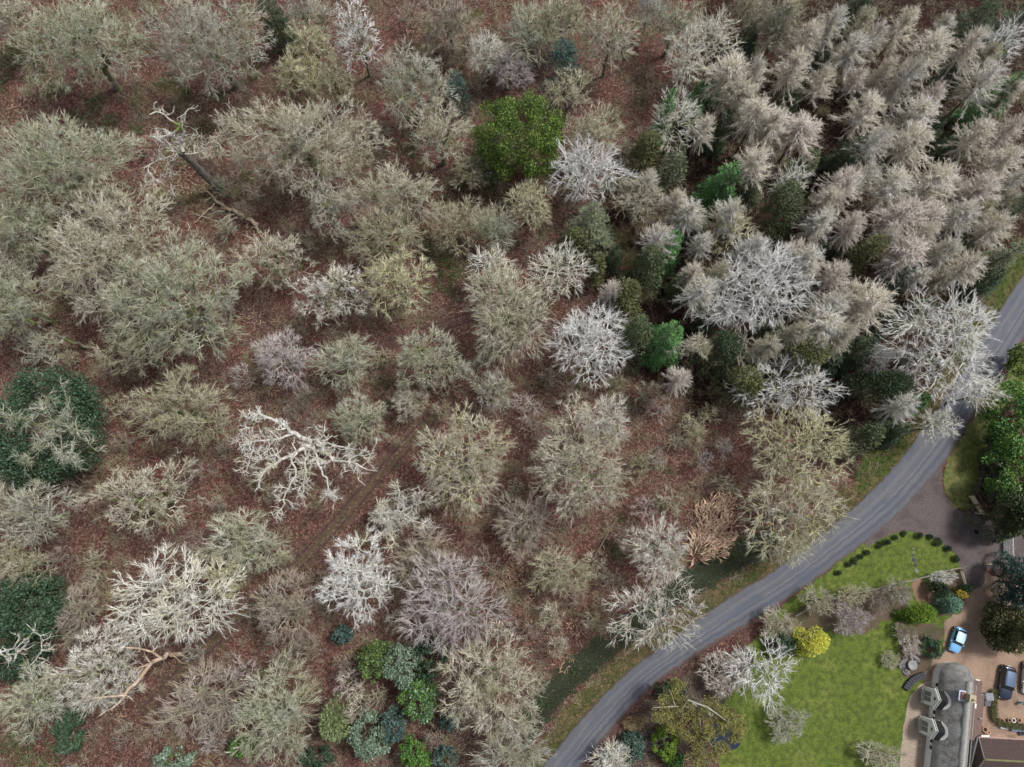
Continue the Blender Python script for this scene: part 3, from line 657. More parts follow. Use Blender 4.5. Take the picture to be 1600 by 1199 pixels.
# ------------------------------------------------------------------ trees: kind, x, y, half width, half height (photo pixels), height m, colour, label, options
G_BR, G_L, G_S, G_C, G_E, G_SH, G_SAP = ('bare broadleaved trees in the wood', 'bare larches in the plantation', 'spruces among the larches', 'cypresses along the plantation edge',
    'evergreen broadleaved trees in the wood', 'garden shrubs', 'saplings and bushes under the trees')
TREES = [
 # --- left half, big bare oaks and beeches
 ('B', 118, 62, 92, 70, 19, 'ggreen', 'big mossy grey-green bare oak in the top left corner, trunk slanting to lower right', dict(st='fine')),
 ('B', 325, 58, 88, 74, 19, 'grey', 'broad grey bare oak at the top edge, left of the dark narrow conifer', dict(st='fine')),
 ('B', 8, 20, 40, 50, 14, 'buff', 'buff bare tree cut off by the very top left corner of the picture', dict(st='fine')),
 ('B', 85, 255, 118, 82, 19, 'ggreen', 'wide grey-green bare oak at the left edge, left of the white dead snag', dict(st='fine')),
 ('B', 20, 360, 62, 60, 17, 'ggreen', 'grey-green bare oak at the left edge directly above the leaning mossy trunks', dict(st='fine')),
 ('B', 12, 470, 55, 62, 16, 'ggreen', 'pale green-grey bare tree cut by the left edge, above the ivy green tree', dict(st='fine')),
 ('B', 162, 392, 98, 108, 19, 'buff', 'huge buff bare oak filling the left middle, western half of the twin crown', dict(st='fine')),
 ('B', 272, 465, 100, 104, 20, 'ggreen', 'huge green-grey bare oak with pale limbs radiating, eastern half of the twin crown', dict(st='mid')),
 ('B', 205, 545, 55, 40, 14, 'olive', 'thin olive bare tree under the lower rim of the huge twin oak crown', dict(st='fine')),
 ('B', 470, 222, 126, 80, 19, 'buff', 'massive pale buff bare oak right of the white dead snag', dict(st='fine')),
 ('B', 612, 305, 74, 48, 16, 'buff', 'low wide buff bare oak hanging off the lower right of the massive pale oak', dict(st='mid')),
 ('B', 515, 325, 42, 50, 15, 'grey', 'grey bare tree with a trailing crown below the massive pale oak', dict(st='gnarl')),
 ('B', 598, 370, 58, 44, 16, 'olive', 'olive bare tree with yellow lichen just above the brightest yellow crown', dict(st='mid')),
 ('B', 618, 438, 54, 50, 16, 'yellow', 'yellowest lichen-covered bare tree, left of the dark bramble thicket', dict(st='mid')),
 ('B', 522, 455, 62, 52, 15, 'grey', 'gnarled grey bare oak with white limbs left of the yellow lichen tree', dict(st='gnarl', tw='white')),
 ('B', 418, 400, 58, 46, 15, 'buff', 'loose buff bare oak left of and above the gnarled grey oak', dict(st='gnarl')),
 ('b', 440, 560, 48, 40, 10, 'lilac', 'faint lilac-grey bare tree just below the bend of the woodland track', {}),
 ('b', 535, 565, 45, 38, 10, 'ggreen', 'thin greenish bare tree between the two woodland tracks', {}),
 ('B', 672, 560, 62, 46, 13, 'ggreen', 'spreading grey-green bare tree just left of the big radial pale green beech', dict(st='mid')),
 ('b', 770, 608, 38, 32, 10, 'grey', 'small grey bare tree with curled branches above the round olive-buff oak', dict(v='gnarl')),
 ('B', 280, 638, 84, 56, 14, 'olive', 'olive-brown bare tree with pale spreading limbs right of the ivy green tree', dict(st='mid')),
 ('B', 222, 778, 78, 62, 15, 'buff', 'gnarled buff oak with mossy green limbs and white tips, below the olive-brown tree', dict(st='gnarl', tw='buff')),
 ('B', 40, 800, 68, 52, 14, 'grey', 'grey-brown bare tree at the left edge below the ivy green tree', dict(st='fine')),
 ('B', 25, 880, 48, 40, 13, 'olive', 'olive bare tree at the left edge directly above the dark holly', dict(st='fine')),
 ('B', 722, 718, 76, 78, 17, 'yellow', 'round buff-olive bare oak right of the woodland track', dict(st='mid', tw='buff')),
 ('B', 905, 722, 80, 82, 18, 'buff', 'large round fine-twigged grey-buff tree in the centre right', dict(st='fine')),
 ('B', 948, 655, 42, 38, 15, 'lgrey', 'pinkish grey bare tree overlapping the top right of the large round fine-twigged tree', dict(st='fine')),
 ('B', 792, 486, 66, 74, 17, 'ggreen', 'radial pale green-grey beech with straight spokes in the centre of the picture', dict(st='radial', tw='buff')),
 ('B', 765, 412, 36, 27, 12, 'white', 'small whitish bare tree directly above the radial pale green beech', dict(st='bold')),
 ('B', 555, 908, 58, 64, 14, 'white', 'dense white bare tree left of the lilac radial tree', dict(st='mid', tw='silver')),
 ('B', 702, 945, 76, 74, 14, 'lilac', 'lilac-brown bare tree with fine grey spokes right of the dense white tree', dict(st='radial')),
 ('b', 445, 950, 52, 50, 11, 'brown', 'brown bare tree with yellowish limbs between two white trees', {}),
 ('B', 268, 938, 98, 76, 16, 'white', 'largest white bare tree in the lower left, above the stripped dead trunk', dict(st='bold')),
 ('B', 350, 905, 30, 36, 12, 'yellow', 'yellow-tinged bare crown at the right flank of the largest white tree', dict(st='mid')),
 ('B', 152, 1052, 62, 70, 11, 'grey', 'grey bare tree directly left of the stripped dead trunk', dict(st='mid', tw='lgrey')),
 ('B', 62, 1090, 62, 50, 13, 'ggreen', 'green-grey bare tree below the white dead antlers in the lower left corner', dict(st='fine')),
 ('B', 430, 1115, 66, 80, 14, 'ggreen', 'grey-green bare tree at the bottom edge left of the yellow-green conifer', dict(st='fine')),
 ('B', 768, 1078, 84, 82, 15, 'buff', 'large buff bare oak with white inner limbs beside the ditch near the bottom', dict(st='mid', tw='buff')),
 ('B', 1030, 858, 50, 48, 12, 'lgrey', 'pale round bare tree left of the tan bracken heap', dict(st='fine')),
 ('b', 875, 895, 45, 36, 9, 'olive', 'low olive bare tree left of the pale round tree and above the road', {}),
 ('B', 1025, 958, 76, 62, 14, 'lgrey', 'silvery bare tree leaning over the left verge of the road', dict(st='sparse')),
 ('b', 800, 1172, 55, 35, 10, 'grey', 'dark grey bare tree at the bottom edge beside the road end', {}),
 ('b', 380, 850, 62, 48, 10, 'ggreen', 'thin grey-green bare tree left of the rutted track, under the white antlered oak', {}),
 ('b', 560, 655, 44, 36, 10, 'ggreen', 'thin greenish bare tree at the upper right of the white antlered oak', {}),
 ('b', 660, 880, 50, 44, 9, 'brown', 'faint brown bare tree between the lilac tree and the track', {}),
 ('b', 815, 820, 46, 44, 9, 'brown', 'dim brown bare tree at the lower left rim of the large round fine-twigged tree', {}),
 ('b', 120, 960, 30, 45, 9, 'brown', 'brown bare sapling between the dark holly and the largest white tree', {}),
 ('b', 320, 1095, 62, 52, 9, 'brown', 'dim brown bare tree right of the stripped dead trunk', {}),
 ('b', 640, 630, 26, 26, 7, 'buff', 'small buff bush on the track fork, right of the green bramble patch', {}),
 # --- top middle
 ('B', 478, 18, 42, 30, 15, 'grey', 'grey-green bare tree at the top edge right of the dark conifer', dict(st='mid')),
 ('B', 483, 68, 37, 34, 14, 'olive', 'yellow-green bare tree right of the dark conifer near the top', dict(st='mid', tw='yellow')),
 ('B', 557, 52, 37, 50, 16, 'buff', 'bright fan-shaped bare tree near the top, right of the yellow-green one', dict(st='bold', tw='silver')),
 ('B', 467, 115, 44, 36, 14, 'yellow', 'yellow-olive bare tree directly above the massive pale oak', dict(st='mid')),
 ('B', 523, 122, 30, 32, 13, 'olive', 'small olive bare tree between the fan-shaped tree and the massive pale oak', dict(st='mid')),
 ('B', 645, 130, 60, 56, 16, 'ggreen', 'round grey-green bare oak left of the small teal conifer', dict(st='mid', tw='grey')),
 ('B', 685, 205, 48, 50, 15, 'buff', 'pale bare crown touching the left of the dark gap beside the green dome tree', dict(st='mid')),
 ('b', 762, 82, 28, 33, 10, 'white', 'small white bare tree near the top, above the green dome tree', dict(v='bold')),
 ('b', 590, 30, 0, 0, 0, 'white', None, dict(skip=1)),
 ('b', 700, 35, 52, 40, 11, 'brown', 'brownish bare tree near the top edge left of the small white tree', {}),
 ('b', 835, 45, 46, 46, 12, 'ggreen', 'green-grey bare tree above the teal pine near the top', {}),
 ('b', 795, 105, 36, 30, 9, 'lilac', 'reddish thin bare tree left of the teal pine', {}),
 ('b', 880, 30, 42, 40, 12, 'olive', 'olive bare tree at the top edge left of the long-trunked tree', {}),
 ('B', 955, 52, 46, 42, 16, 'buff', 'pale bare tree with a visible dark trunk standing in red leaf litter near the top', dict(st='radial')),
 ('B', 1055, 32, 46, 34, 13, 'ggreen', 'grey-green bare tree at the top edge left of the bright white pair', dict(st='fine')),
 ('b', 1018, 6, 18, 20, 11, 'silver', 'small silvery bare tree cut by the top edge', dict(v='bold')),
 ('B', 1112, 58, 44, 40, 16, 'white', 'right one of the bright white pair of trees near the top', dict(st='bold')),
 ('B', 1070, 92, 34, 38, 15, 'white', 'left one of the bright white pair of trees near the top', dict(st='bold')),
 ('B', 886, 142, 38, 34, 14, 'yellow', 'domed grey-yellow bare tree hiding the lower part of the teal pine', dict(st='mid', tw='buff')),
 ('B', 928, 203, 46, 38, 13, 'yellow', 'soft yellow-grey bare tree right of the green dome tree', dict(st='fine', tw='buff')),
 ('B', 920, 262, 60, 46, 14, 'silver', 'silver radial bare tree at the lower right of the green dome tree', dict(st='radial')),
 ('B', 1058, 188, 44, 46, 14, 'buff', 'pale spiky bare tree around a tiny green conifer, left of the long dark gap', dict(st='bold', tw='white')),
 ('b', 828, 318, 32, 38, 11, 'yellow', 'yellow-green bare tree below the green dome tree', dict(v='bold')),
 ('B', 998, 308, 44, 36, 12, 'buff', 'buff bare tree right of the light green spruce', dict(st='mid')),
 ('B', 715, 345, 42, 42, 11, 'olive', 'olive bare tree right above the dark bramble thicket', dict(st='mid')),
 ('b', 772, 352, 30, 36, 10, 'ggreen', 'greenish bare tree between the bramble thicket and the yellow-green tree', {}),
 ('b', 740, 268, 34, 26, 8, 'olive', 'low olive scrub tree in the dark gap left of the green dome tree', {}),
 ('B', 874, 422, 50, 42, 15, 'white', 'white bare tree with yellow inner twigs right of the small whitish tree', dict(st='bold')),
 ('B', 925, 535, 56, 64, 15, 'silver', 'silvery lilac radial bare tree left of the dark cypress row', dict(st='radial')),
 ('B', 1190, 440, 72, 74, 17, 'silver', 'large grey-silver bare tree at the heart of the larch plantation', dict(st='radial')),
 ('B', 1140, 355, 44, 32, 15, 'yellow', 'cream-yellow bare tree at the upper left of the large grey-silver tree', dict(st='bold')),
 ('B', 1130, 480, 42, 32, 13, 'silver', 'silver bare crown directly above the white broken stump tree', dict(st='bold')),
 ('B', 1160, 550, 30, 34, 12, 'buff', 'buff bare tree between two cypresses right of the white broken stump tree', dict(st='mid')),
 ('B', 1478, 535, 86, 84, 18, 'white', 'biggest white bare tree, overhanging the road at the right', dict(st='bold', tw='silver')),
 ('B', 1535, 612, 34, 28, 13, 'white', 'white drooping branch crown over the middle of the road', dict(st='bold')),
 ('B', 1466, 662, 32, 22, 11, 'white', 'small white fan-shaped tree reaching over the left edge of the road', dict(st='bold')),
 ('b', 1372, 560, 20, 22, 11, 'silver', 'small silver twiggy tree at the left foot of the biggest white tree', dict(v='bold')),
 ('B', 1235, 605, 80, 50, 14, 'buff', 'whitish bare tree draped over olive cypress, uppermost of the roadside trio', dict(st='bold', tw='silver')),
 ('B', 1252, 700, 84, 70, 15, 'yellow', 'yellow-grey bare tree with streaming twigs, middle of the roadside trio', dict(st='bold', tw='yellow')),
 ('B', 1240, 802, 84, 62, 15, 'yellow', 'yellow-white bare tree at the road edge, lowest of the roadside trio', dict(st='bold', tw='buff')),
 ('B', 1232, 855, 36, 30, 11, 'yellow', 'small yellow-white crown hanging below the lowest roadside tree', dict(st='bold', tw='buff')),
 ('B', 1235, 282, 28, 26, 14, 'white', 'dead white twiggy tree in a dark hole of the plantation, right of the bright conifer', dict(st='sparse')),
 ('B', 1570, 60, 32, 34, 15, 'silver', 'silvery bare tree in the upper right corner beside the dark green conifers', dict(st='sparse')),
 ('b', 1220, 40, 34, 36, 13, 'grey', 'grey bare tree at the top edge where the plantation begins', {}),
 ('b', 1175, 15, 34, 24, 13, 'buff', 'buff bare tree at the top edge right of the bright white pair', {}),
 # --- evergreens in the wood
 ('S', 422, 18, 22, 34, 14, 'dark', 'dark narrow conifer at the top edge between the two grey oaks', {}),
 ('C', 712, 142, 22, 26, 9, 'teal', 'small blue-green conifer left of the green dome tree', {}),
 ('E', 812, 208, 72, 68, 15, 'dome', 'large bright green dome-shaped evergreen oak', dict(n=30000, S=.27, clumps=130, csz=.18)),
 ('C', 880, 106, 33, 30, 14, 'teal', 'blue-green pine above the domed grey-yellow bare tree', {}),
 ('E', 765, 262, 28, 26, 7, 'ivy', 'dark ivy-green bush at the lower left foot of the dome tree', {}),
 ('C', 1008, 238, 28, 30, 12, 'olive', 'moss-green cypress right of the silver radial tree', {}),
 ('C', 1052, 262, 26, 34, 13, 'spruce', 'sage-green conifer left of the long dark gap', {}),
 ('S', 1136, 282, 36, 34, 13, 'bright', 'bright green fan-shaped conifer at the end of the long dark gap', {}),
 ('S', 1090, 152, 20, 16, 10, 'bright', 'small bright green conifer above the pale spiky bare tree', {}),
 ('S', 1040, 176, 14, 14, 15, 'bright', 'tiny green conifer peeping through the pale spiky bare tree', {}),
 ('S', 1128, 196, 14, 28, 11, 'dark', 'narrow dark green conifer on the left side of the long dark gap', {}),
 ('S', 925, 345, 40, 48, 14, 'spruce', 'light-tipped green spruce below the silver radial tree', {}),
 ('C', 899, 380, 22, 20, 10, 'olive', 'small round olive-gold cypress above the white and yellow tree', {}),
 ('C', 932, 418, 15, 24, 9, 'olive', 'slim brown-olive cypress right of the white and yellow tree', {}),
 ('C', 975, 466, 34, 38, 13, 'olive', 'olive cypress standing behind the single pinkish larch', {}),
 ('C', 1012, 420, 32, 40, 14, 'cyp', 'dark grey-green cypress right of the slim brown-olive one', {}),
 ('S', 1048, 384, 26, 24, 13, 'bright', 'fresh green spruce above the dark grey-green cypress', {}),
 ('C', 998, 525, 28, 42, 14, 'cyp', 'dark cypress directly right of the silvery lilac radial tree', {}),
 ('S', 1045, 525, 32, 40, 14, 'bright', 'bright green spruce between two dark cypresses', {}),
 ('C', 1128, 548, 36, 40, 13, 'dark', 'very dark cypress under the white broken stump tree', {}),
 ('C', 1222, 325, 34, 48, 15, 'cyp', 'tall dark olive cypress above the large grey-silver tree', {}),
 ('C', 1350, 400, 27, 30, 14, 'olive', 'round dark olive cypress in the middle of the tan larches', {}),
 ('S', 1408, 432, 24, 18, 12, 'teal', 'teal green spruce above the biggest white tree', {}),
 ('S', 1345, 545, 32, 30, 11, 'dark', 'dark spruce in the shadow left of the biggest white tree', {}),
 ('C', 1250, 560, 50, 40, 14, 'olive', 'wide olive-tipped cypress behind the uppermost roadside tree', {}),
 ('C', 1160, 600, 40, 40, 12, 'olive', 'green-olive cypress left of the uppermost roadside tree', {}),
 ('C', 1380, 605, 58, 36, 13, 'dark', 'broad dark green yew below the biggest white tree', {}),
 ('C', 1352, 682, 25, 30, 11, 'cyp', 'grey-green cypress between the roadside trio and the road', {}),
 ('S', 1432, 628, 20, 16, 9, 'bright', 'small vivid green conifer beside the small white fan-shaped tree', {}),
 ('S', 1400, 672, 26, 16, 8, 'dark', 'low dark conifer on the verge left of the road', {}),
 ('S', 1335, 235, 34, 24, 12, 'dark', 'dark green spruce sunk among larches in the upper right', {}),
 ('S', 1560, 150, 36, 30, 14, 'bright', 'green conifer near the right edge below the silvery corner tree', {}),
 ('S', 1530, 28, 50, 28, 14, 'dark', 'dark green conifer at the top edge near the right corner', {}),
 ('S', 1592, 25, 20, 40, 14, 'dark', 'dark green conifer in the very top right corner', {}),
 ('S', 1585, 322, 30, 18, 13, 'dark', 'dark green conifer at the right edge above the end of the road', {}),
 ('S', 1572, 400, 26, 28, 12, 'spruce', 'grey-green spruce on the verge where the road leaves at the right', {}),
 ('S', 1545, 435, 30, 24, 9, 'dark', 'low dark conifer between the tan larches and the upper road verge', {}),
 ('S', 1310, 110, 0, 0, 0, 'dark', None, dict(skip=1)),
 ('E', 62, 668, 96, 98, 11, 'ivy', 'big ivy-green evergreen at the left edge with a bare crown on top', dict(n=24000, S=.34, clumps=150, csz=.18)),
 ('E', 38, 950, 58, 52, 11, 'ivy', 'dark holly at the left edge above the white antlers', dict(n=13000, S=.34, clumps=80)),
 ('E', 25, 1030, 46, 34, 8, 'holly', 'low dark holly underneath the white dead antlers', {}),
 ('E', 588, 1034, 30, 32, 8, 'mossg', 'olive-green holly, leftmost of the evergreen clump at the bottom', {}),
 ('E', 628, 1040, 30, 34, 9, 'pale', 'pale blue-green evergreen in the middle of the clump at the bottom', {}),
 ('E', 672, 1030, 26, 34, 7, 'holly', 'dark green holly at the right of the pale blue-green evergreen', {}),
 ('E', 652, 1092, 32, 34, 8, 'laurel', 'glossy mid-green holly below the pale blue-green evergreen', dict(pal='pale')),
 ('C', 524, 1128, 30, 40, 9, 'lime', 'yellow-green feathery conifer near the bottom edge', {}),
 ('E', 578, 1150, 32, 34, 8, 'pale', 'sage-green evergreen right of the yellow-green feathery conifer', {}),
 ('E', 612, 1135, 20, 28, 7, 'teal', 'grey-teal evergreen at the right shoulder of the sage-green one', {}),
 ('E', 648, 1178, 26, 24, 7, 'laurel', 'dark glossy holly at the bottom edge left of the big buff oak', {}),
 ('E', 695, 1188, 22, 18, 6, 'teal', 'blue-green bush at the bottom edge below the big buff oak', {}),
 ('E', 702, 1128, 16, 14, 6, 'teal', 'small blue-green bush at the left foot of the big buff oak', {}),
 ('E', 532, 992, 18, 13, 4, 'teal', 'small teal holly directly below the dense white tree', {}),
 ('E', 378, 1165, 20, 18, 6, 'laurel', 'green holly at the bottom edge under the grey-green bare tree', {}),
 ('E', 268, 1188, 30, 16, 6, 'pale', 'pale green holly at the bottom edge right of the hut', {}),
 ('E', 495, 1185, 26, 16, 5, 'holly', 'dark holly at the bottom edge under the yellow-green conifer', {}),
 ('E', 105, 1140, 22, 36, 6, 'ivy', 'dark green ivy-covered bush directly above the hut roof', {}),
 # --- right edge evergreens
 ('E', 1590, 655, 40, 70, 9, 'laurel', 'bright green laurel at the right edge below the road verge', dict(n=9000, S=.36)),
 ('E', 1590, 740, 46, 52, 9, 'laurel', 'mid green laurel at the right edge above the five-bar gate', dict(n=8000, S=.36, pal='dome')),
 ('C', 1584, 800, 42, 48, 10, 'cyp', 'dark feathery conifer right of the five-bar gate', dict(n=11000)),
 ('C', 1602, 912, 34, 50, 10, 'teal', 'blue-dark conifer overhanging the drive at the right edge', dict(n=10000)),
 ('C', 1594, 985, 42, 42, 9, 'olive', 'dark olive yew at the right edge above the parked black car', dict(n=12000)),
 ('E', 1556, 725, 15, 52, 3.5, 'dark', 'dark narrow hedge shrub between the laurels and the right verge', dict(n=3500)),
 ('E', 1600, 560, 20, 26, 7, 'dome', 'small dark green bush at the right edge beside the road bend', {}),
 # --- garden
 ('C', 1270, 1002, 31, 28, 5, 'gold', 'bright yellow conifer on the garden lawn', dict(n=4600, lobes=40)),
 ('C', 1440, 959, 31, 19, 3.6, 'gbush', 'oval light green clipped conifer beside the blue car', dict(n=4200, lobes=36)),
 ('C', 1485, 943, 21, 19, 3.4, 'sage', 'round blue-green dwarf conifer at the corner of the drive', dict(n=3600, lobes=30, pal='pale2')),
 ('C', 1499, 928, 13, 8, 2.2, 'amber', 'small amber-yellow dwarf conifer by the garden gate', dict(n=1200, lobes=12)),
 ('C', 1508, 918, 16, 9, 2.0, 'dark', 'small almost black conifer by the garden gate', dict(n=1400, lobes=12)),
 ('C', 1468, 922, 16, 20, 3, 'dark', 'dark olive shrub left of the blue-green dwarf conifer', dict(n=2200)),
 ('E', 1456, 1012, 17, 18, 2.4, 'var', 'dark green shrub with yellow variegated leaves near the boulders', dict(n=3500, S=.2, csz=.3, clumps=30)),
 ('h', 1424, 1008, 17, 20, 2.4, 'pink', 'pinkish twiggy shrub left of the variegated one', {}),
 ('h', 1392, 1032, 14, 15, 1.8, 'buff', 'pale dry shrub on the lawn left of the birdbath', {}),
 ('h', 1215, 975, 30, 26, 4, 'buff', 'pale bare shrub above and left of the bright yellow conifer', {}),
 ('E', 1222, 1005, 22, 20, 3, 'holly', 'dark green shrub at the left side of the bright yellow conifer', {}),
 ('h', 1280, 940, 28, 22, 4.5, 'buff', 'cream bare shrub nearest the road in the garden hedge line', {}),
 ('h', 1335, 930, 28, 18, 4, 'yellow', 'yellow-grey bare shrub against the grass triangle', {}),
 ('h', 1330, 966, 30, 27, 4.5, 'lilac', 'round grey-pink bare shrub right of the bright yellow conifer', {}),
 ('h', 1375, 938, 20, 20, 3.5, 'brown', 'red-brown bare shrub in the middle of the garden hedge line', {}),
 ('h', 1405, 925, 22, 20, 3.5, 'grey', 'grey bare shrub left of the brown soil path', {}),
 ('h', 1475, 903, 22, 12, 2.5, 'silver', 'silvery twiggy shrub just inside the garden corner fence', {}),
 ('h', 1415, 985, 22, 12, 2.5, 'brown', 'dark brown bare shrub below the oval light green conifer', {}),
 ('h', 1378, 1182, 38, 22, 4, 'buff', 'pale bare shrub on the lawn at the bottom edge left of the patio', {}),
 ('B', 1192, 1050, 52, 48, 9, 'silver', 'white-grey radial bare tree in the garden beside the road', dict(st='sparse')),
 ('h', 1135, 1052, 38, 38, 5, 'pink', 'pink-brown rounded bare shrub between the road and the white-grey garden tree', {}),
 ('h', 1228, 1130, 34, 28, 4, 'grey', 'faint grey bare shrub on the lawn below the white-grey garden tree', {}),
 ('E', 1040, 1162, 22, 25, 3.6, 'gbush', 'round bright green clipped bush left of the pond', dict(n=5200, S=.2, clumps=60, csz=.2)),
 ('E', 988, 1168, 18, 24, 3, 'teal', 'blue-green rhododendron between the clipped bush and the road', dict(n=2600, S=.3, pal='ivy')),
 ('h', 993, 1130, 20, 12, 2, 'straw', 'tuft of straw-coloured tall grass above the blue-green rhododendron', {}),
 ('B', 956, 1182, 26, 20, 5, 'white', 'little white bare tree at the bottom edge beside the road', dict(st='sparse')),
 ('E', 1050, 1078, 26, 14, 3, 'holly', 'dark green hedge bush on the road bank above the olive cedar', {}),
 ('E', 1055, 1190, 14, 12, 2.5, 'laurel', 'small glossy shrub at the bottom edge right of the clipped bush', {}),
]
LARCH = [  # apex pixel, half width, tone
 (1250, 88, 36, 'tan'), (1268, 45, 30, 'tan'), (1305, 22, 30, 'lgrey'), (1338, 66, 34, 'lgrey'), (1388, 98, 22, 'tan'), (1375, 45, 26, 'lgrey'), (1420, 22, 32, 'tan'),
 (1462, 62, 42, 'tan'), (1430, 100, 28, 'lgrey'), (1528, 52, 30, 'tan'), (1482, 30, 24, 'lgrey'),  (1552, 108, 38, 'lgrey'), 
 (1362, 165, 42, 'tan'),  (1440, 168, 42, 'lgrey'), (1465, 140, 26, 'pink'), (1215, 178, 34, 'tan'), (1258, 190, 42, 'pink'), 
  (1378, 208, 32, 'lgrey'), (1430, 208, 40, 'tan'),   (1535, 200, 32, 'tan'), (1575, 240, 34, 'tan'),
 (1585, 190, 26, 'pink'), (1190, 165, 36, 'tan'), (1185, 240, 34, 'tan'), (1150, 100, 42, 'tan'), (1160, 140, 36, 'buff'), (1185, 100, 26, 'lgrey'), (1105, 190, 24, 'tan'),
 (1325, 280, 34, 'pink'), (1360, 262, 26, 'lgrey'), (1402, 285, 42, 'lgrey'), (1470, 272, 44, 'tan'),  (1545, 285, 36, 'pink'),  (1290, 335, 32, 'lgrey'),
 (1300, 300, 26, 'tan'), (1420, 325, 46, 'pink'), (1462, 330, 40, 'pink'),  (1510, 325, 34, 'lgrey'), (1565, 345, 36, 'tan'), (1540, 320, 26, 'buff'),
 (1270, 400, 38, 'lgrey'), (1245, 385, 28, 'pink'), (1315, 420, 30, 'pink'), (1425, 388, 40, 'pink'), (1395, 365, 28, 'lgrey'), (1522, 405, 32, 'tan'), (1490, 380, 26, 'lgrey'),
 (1372, 462, 44, 'tan'), (1335, 450, 28, 'tan'), (1290, 500, 44, 'lgrey'), (1310, 470, 30, 'lgrey'), (1280, 535, 26, 'lgrey'), (1320, 520, 26, 'buff'), (1345, 490, 24, 'tan'),
 (1102, 442, 34, 'lgrey'), (1085, 420, 24, 'tan'), (1145, 325, 34, 'lgrey'), (1080, 322, 34, 'lgrey'), (1062, 305, 24, 'tan'), (1035, 360, 28, 'lgrey'), (1098, 372, 24, 'lgrey'),
 (958, 448, 23, 'pink'), (1064, 584, 24, 'pink'), (1420, 625, 26, 'lgrey'), (1590, 130, 22, 'tan'),  (1290, 115, 26, 'tan'), 
  (1015, 275, 22, 'lgrey'), (1450, 360, 26, 'tan'), (1500, 290, 24, 'pink'), (1595, 270, 24, 'lgrey'), (1340, 345, 26, 'pink'), (1480, 425, 24, 'buff'),
 (1440, 425, 24, 'lgrey'), (1205, 535, 26, 'buff'), (1185, 375, 26, 'lgrey'), (1240, 340, 0, 'x'),  (1405, 130, 24, 'pink'), (1555, 75, 24, 'buff'),
 (1345, 115, 24, 'pink'), (1355, 20, 26, 'buff'), (1235, 10, 26, 'buff'), (1580, 300, 24, 'buff'), (1130, 415, 24, 'buff'), (1395, 505, 0, 'x'), (1250, 510, 26, 'buff')]
SMALL = [  # saplings and bushes under the trees: x, y, r, tone
 (895, 615, 24, 'brown'), (1012, 615, 26, 'olive'), (1085, 660, 26, 'yellow'), (1108, 648, 24, 'yellow'), (1082, 680, 26, 'olive'), (1055, 690, 22, 'olive'), (1030, 640, 22, 'lilac'), (1000, 730, 24, 'olive'),
 (1025, 715, 20, 'grey'), (1130, 755, 22, 'buff'), (825, 640, 30, 'lilac'), (835, 670, 22, 'brown'), (1045, 785, 24, 'buff'), (1005, 795, 24, 'lilac'), (860, 965, 26, 'buff'), (925, 970, 24, 'olive'),
 (900, 930, 22, 'brown'), (955, 905, 20, 'brown'), (930, 880, 22, 'buff'), (545, 1070, 28, 'pink'), (560, 1105, 26, 'tan'), (680, 1150, 24, 'brown'), (540, 1040, 20, 'brown'), (590, 1090, 22, 'buff'), (410, 760, 24, 'olive'),
 (650, 790, 22, 'grey'), (690, 640, 22, 'olive'), (860, 590, 24, 'brown'), (880, 560, 18, 'brown'), (960, 600, 22, 'olive'), (760, 880, 24, 'brown'), (790, 940, 22, 'brown'), (870, 1010, 24, 'buff'), (830, 985, 22, 'brown'),
 (480, 1010, 24, 'brown'), (440, 1030, 22, 'brown'), (380, 1050, 26, 'lilac'), (250, 1130, 28, 'brown'), (200, 1150, 24, 'brown'), (330, 1160, 26, 'lilac'), (300, 1020, 18, 'grey'), (150, 880, 24, 'olive'), (130, 700, 24, 'olive'),
 (180, 640, 26, 'olive'), (190, 690, 22, 'brown'), (350, 700, 18, 'brown'), (300, 740, 24, 'brown'), (120, 760, 22, 'brown'), (100, 870, 20, 'brown'), (480, 620, 22, 'brown'), (380, 590, 24, 'lilac'), (540, 620, 20, 'brown'),
 (590, 560, 22, 'olive'), (620, 690, 14, 'olive'), (700, 600, 24, 'olive'), (640, 25, 26, 'brown'), (600, 110, 20, 'brown'), (590, 60, 0, 'x'), (730, 60, 22, 'buff'), (745, 130, 18, 'olive'), (790, 60, 24, 'brown'), (820, 110, 20, 'lilac'),
 (1000, 60, 20, 'olive'), (1010, 110, 16, 'brown'), (980, 130, 0, 'x'), (660, 310, 20, 'olive'), (200, 120, 0, 'x'), (225, 55, 24, 'brown'), (235, 20, 22, 'olive'), (50, 140, 24, 'olive'), (215, 230, 22, 'buff'), (320, 250, 24, 'brown'),
 (380, 330, 20, 'brown'), (455, 640, 16, 'brown'), (520, 530, 18, 'brown'), (470, 490, 18, 'brown'), (370, 440, 22, 'buff'), (150, 480, 0, 'x'), (50, 540, 32, 'grey'), (110, 560, 20, 'olive'), (400, 960, 18, 'brown'),
 (590, 800, 16, 'brown'), (560, 850, 0, 'x'), (490, 905, 18, 'brown'), (850, 855, 22, 'brown'), (820, 1040, 0, 'x'), (975, 840, 18, 'brown'), (1130, 700, 22, 'lilac'), (1100, 720, 20, 'lilac'), (1140, 790, 0, 'x'), (740, 790, 0, 'x'),
 (690, 400, 0, 'x'), (735, 440, 18, 'olive'), (840, 385, 18, 'brown'), (850, 350, 18, 'brown'), (20, 600, 0, 'x'), (310, 860, 20, 'brown'), (340, 790, 20, 'brown'), (1270, 880, 0, 'x'), (45, 1150, 22, 'brown'), (10, 1110, 22, 'olive')]
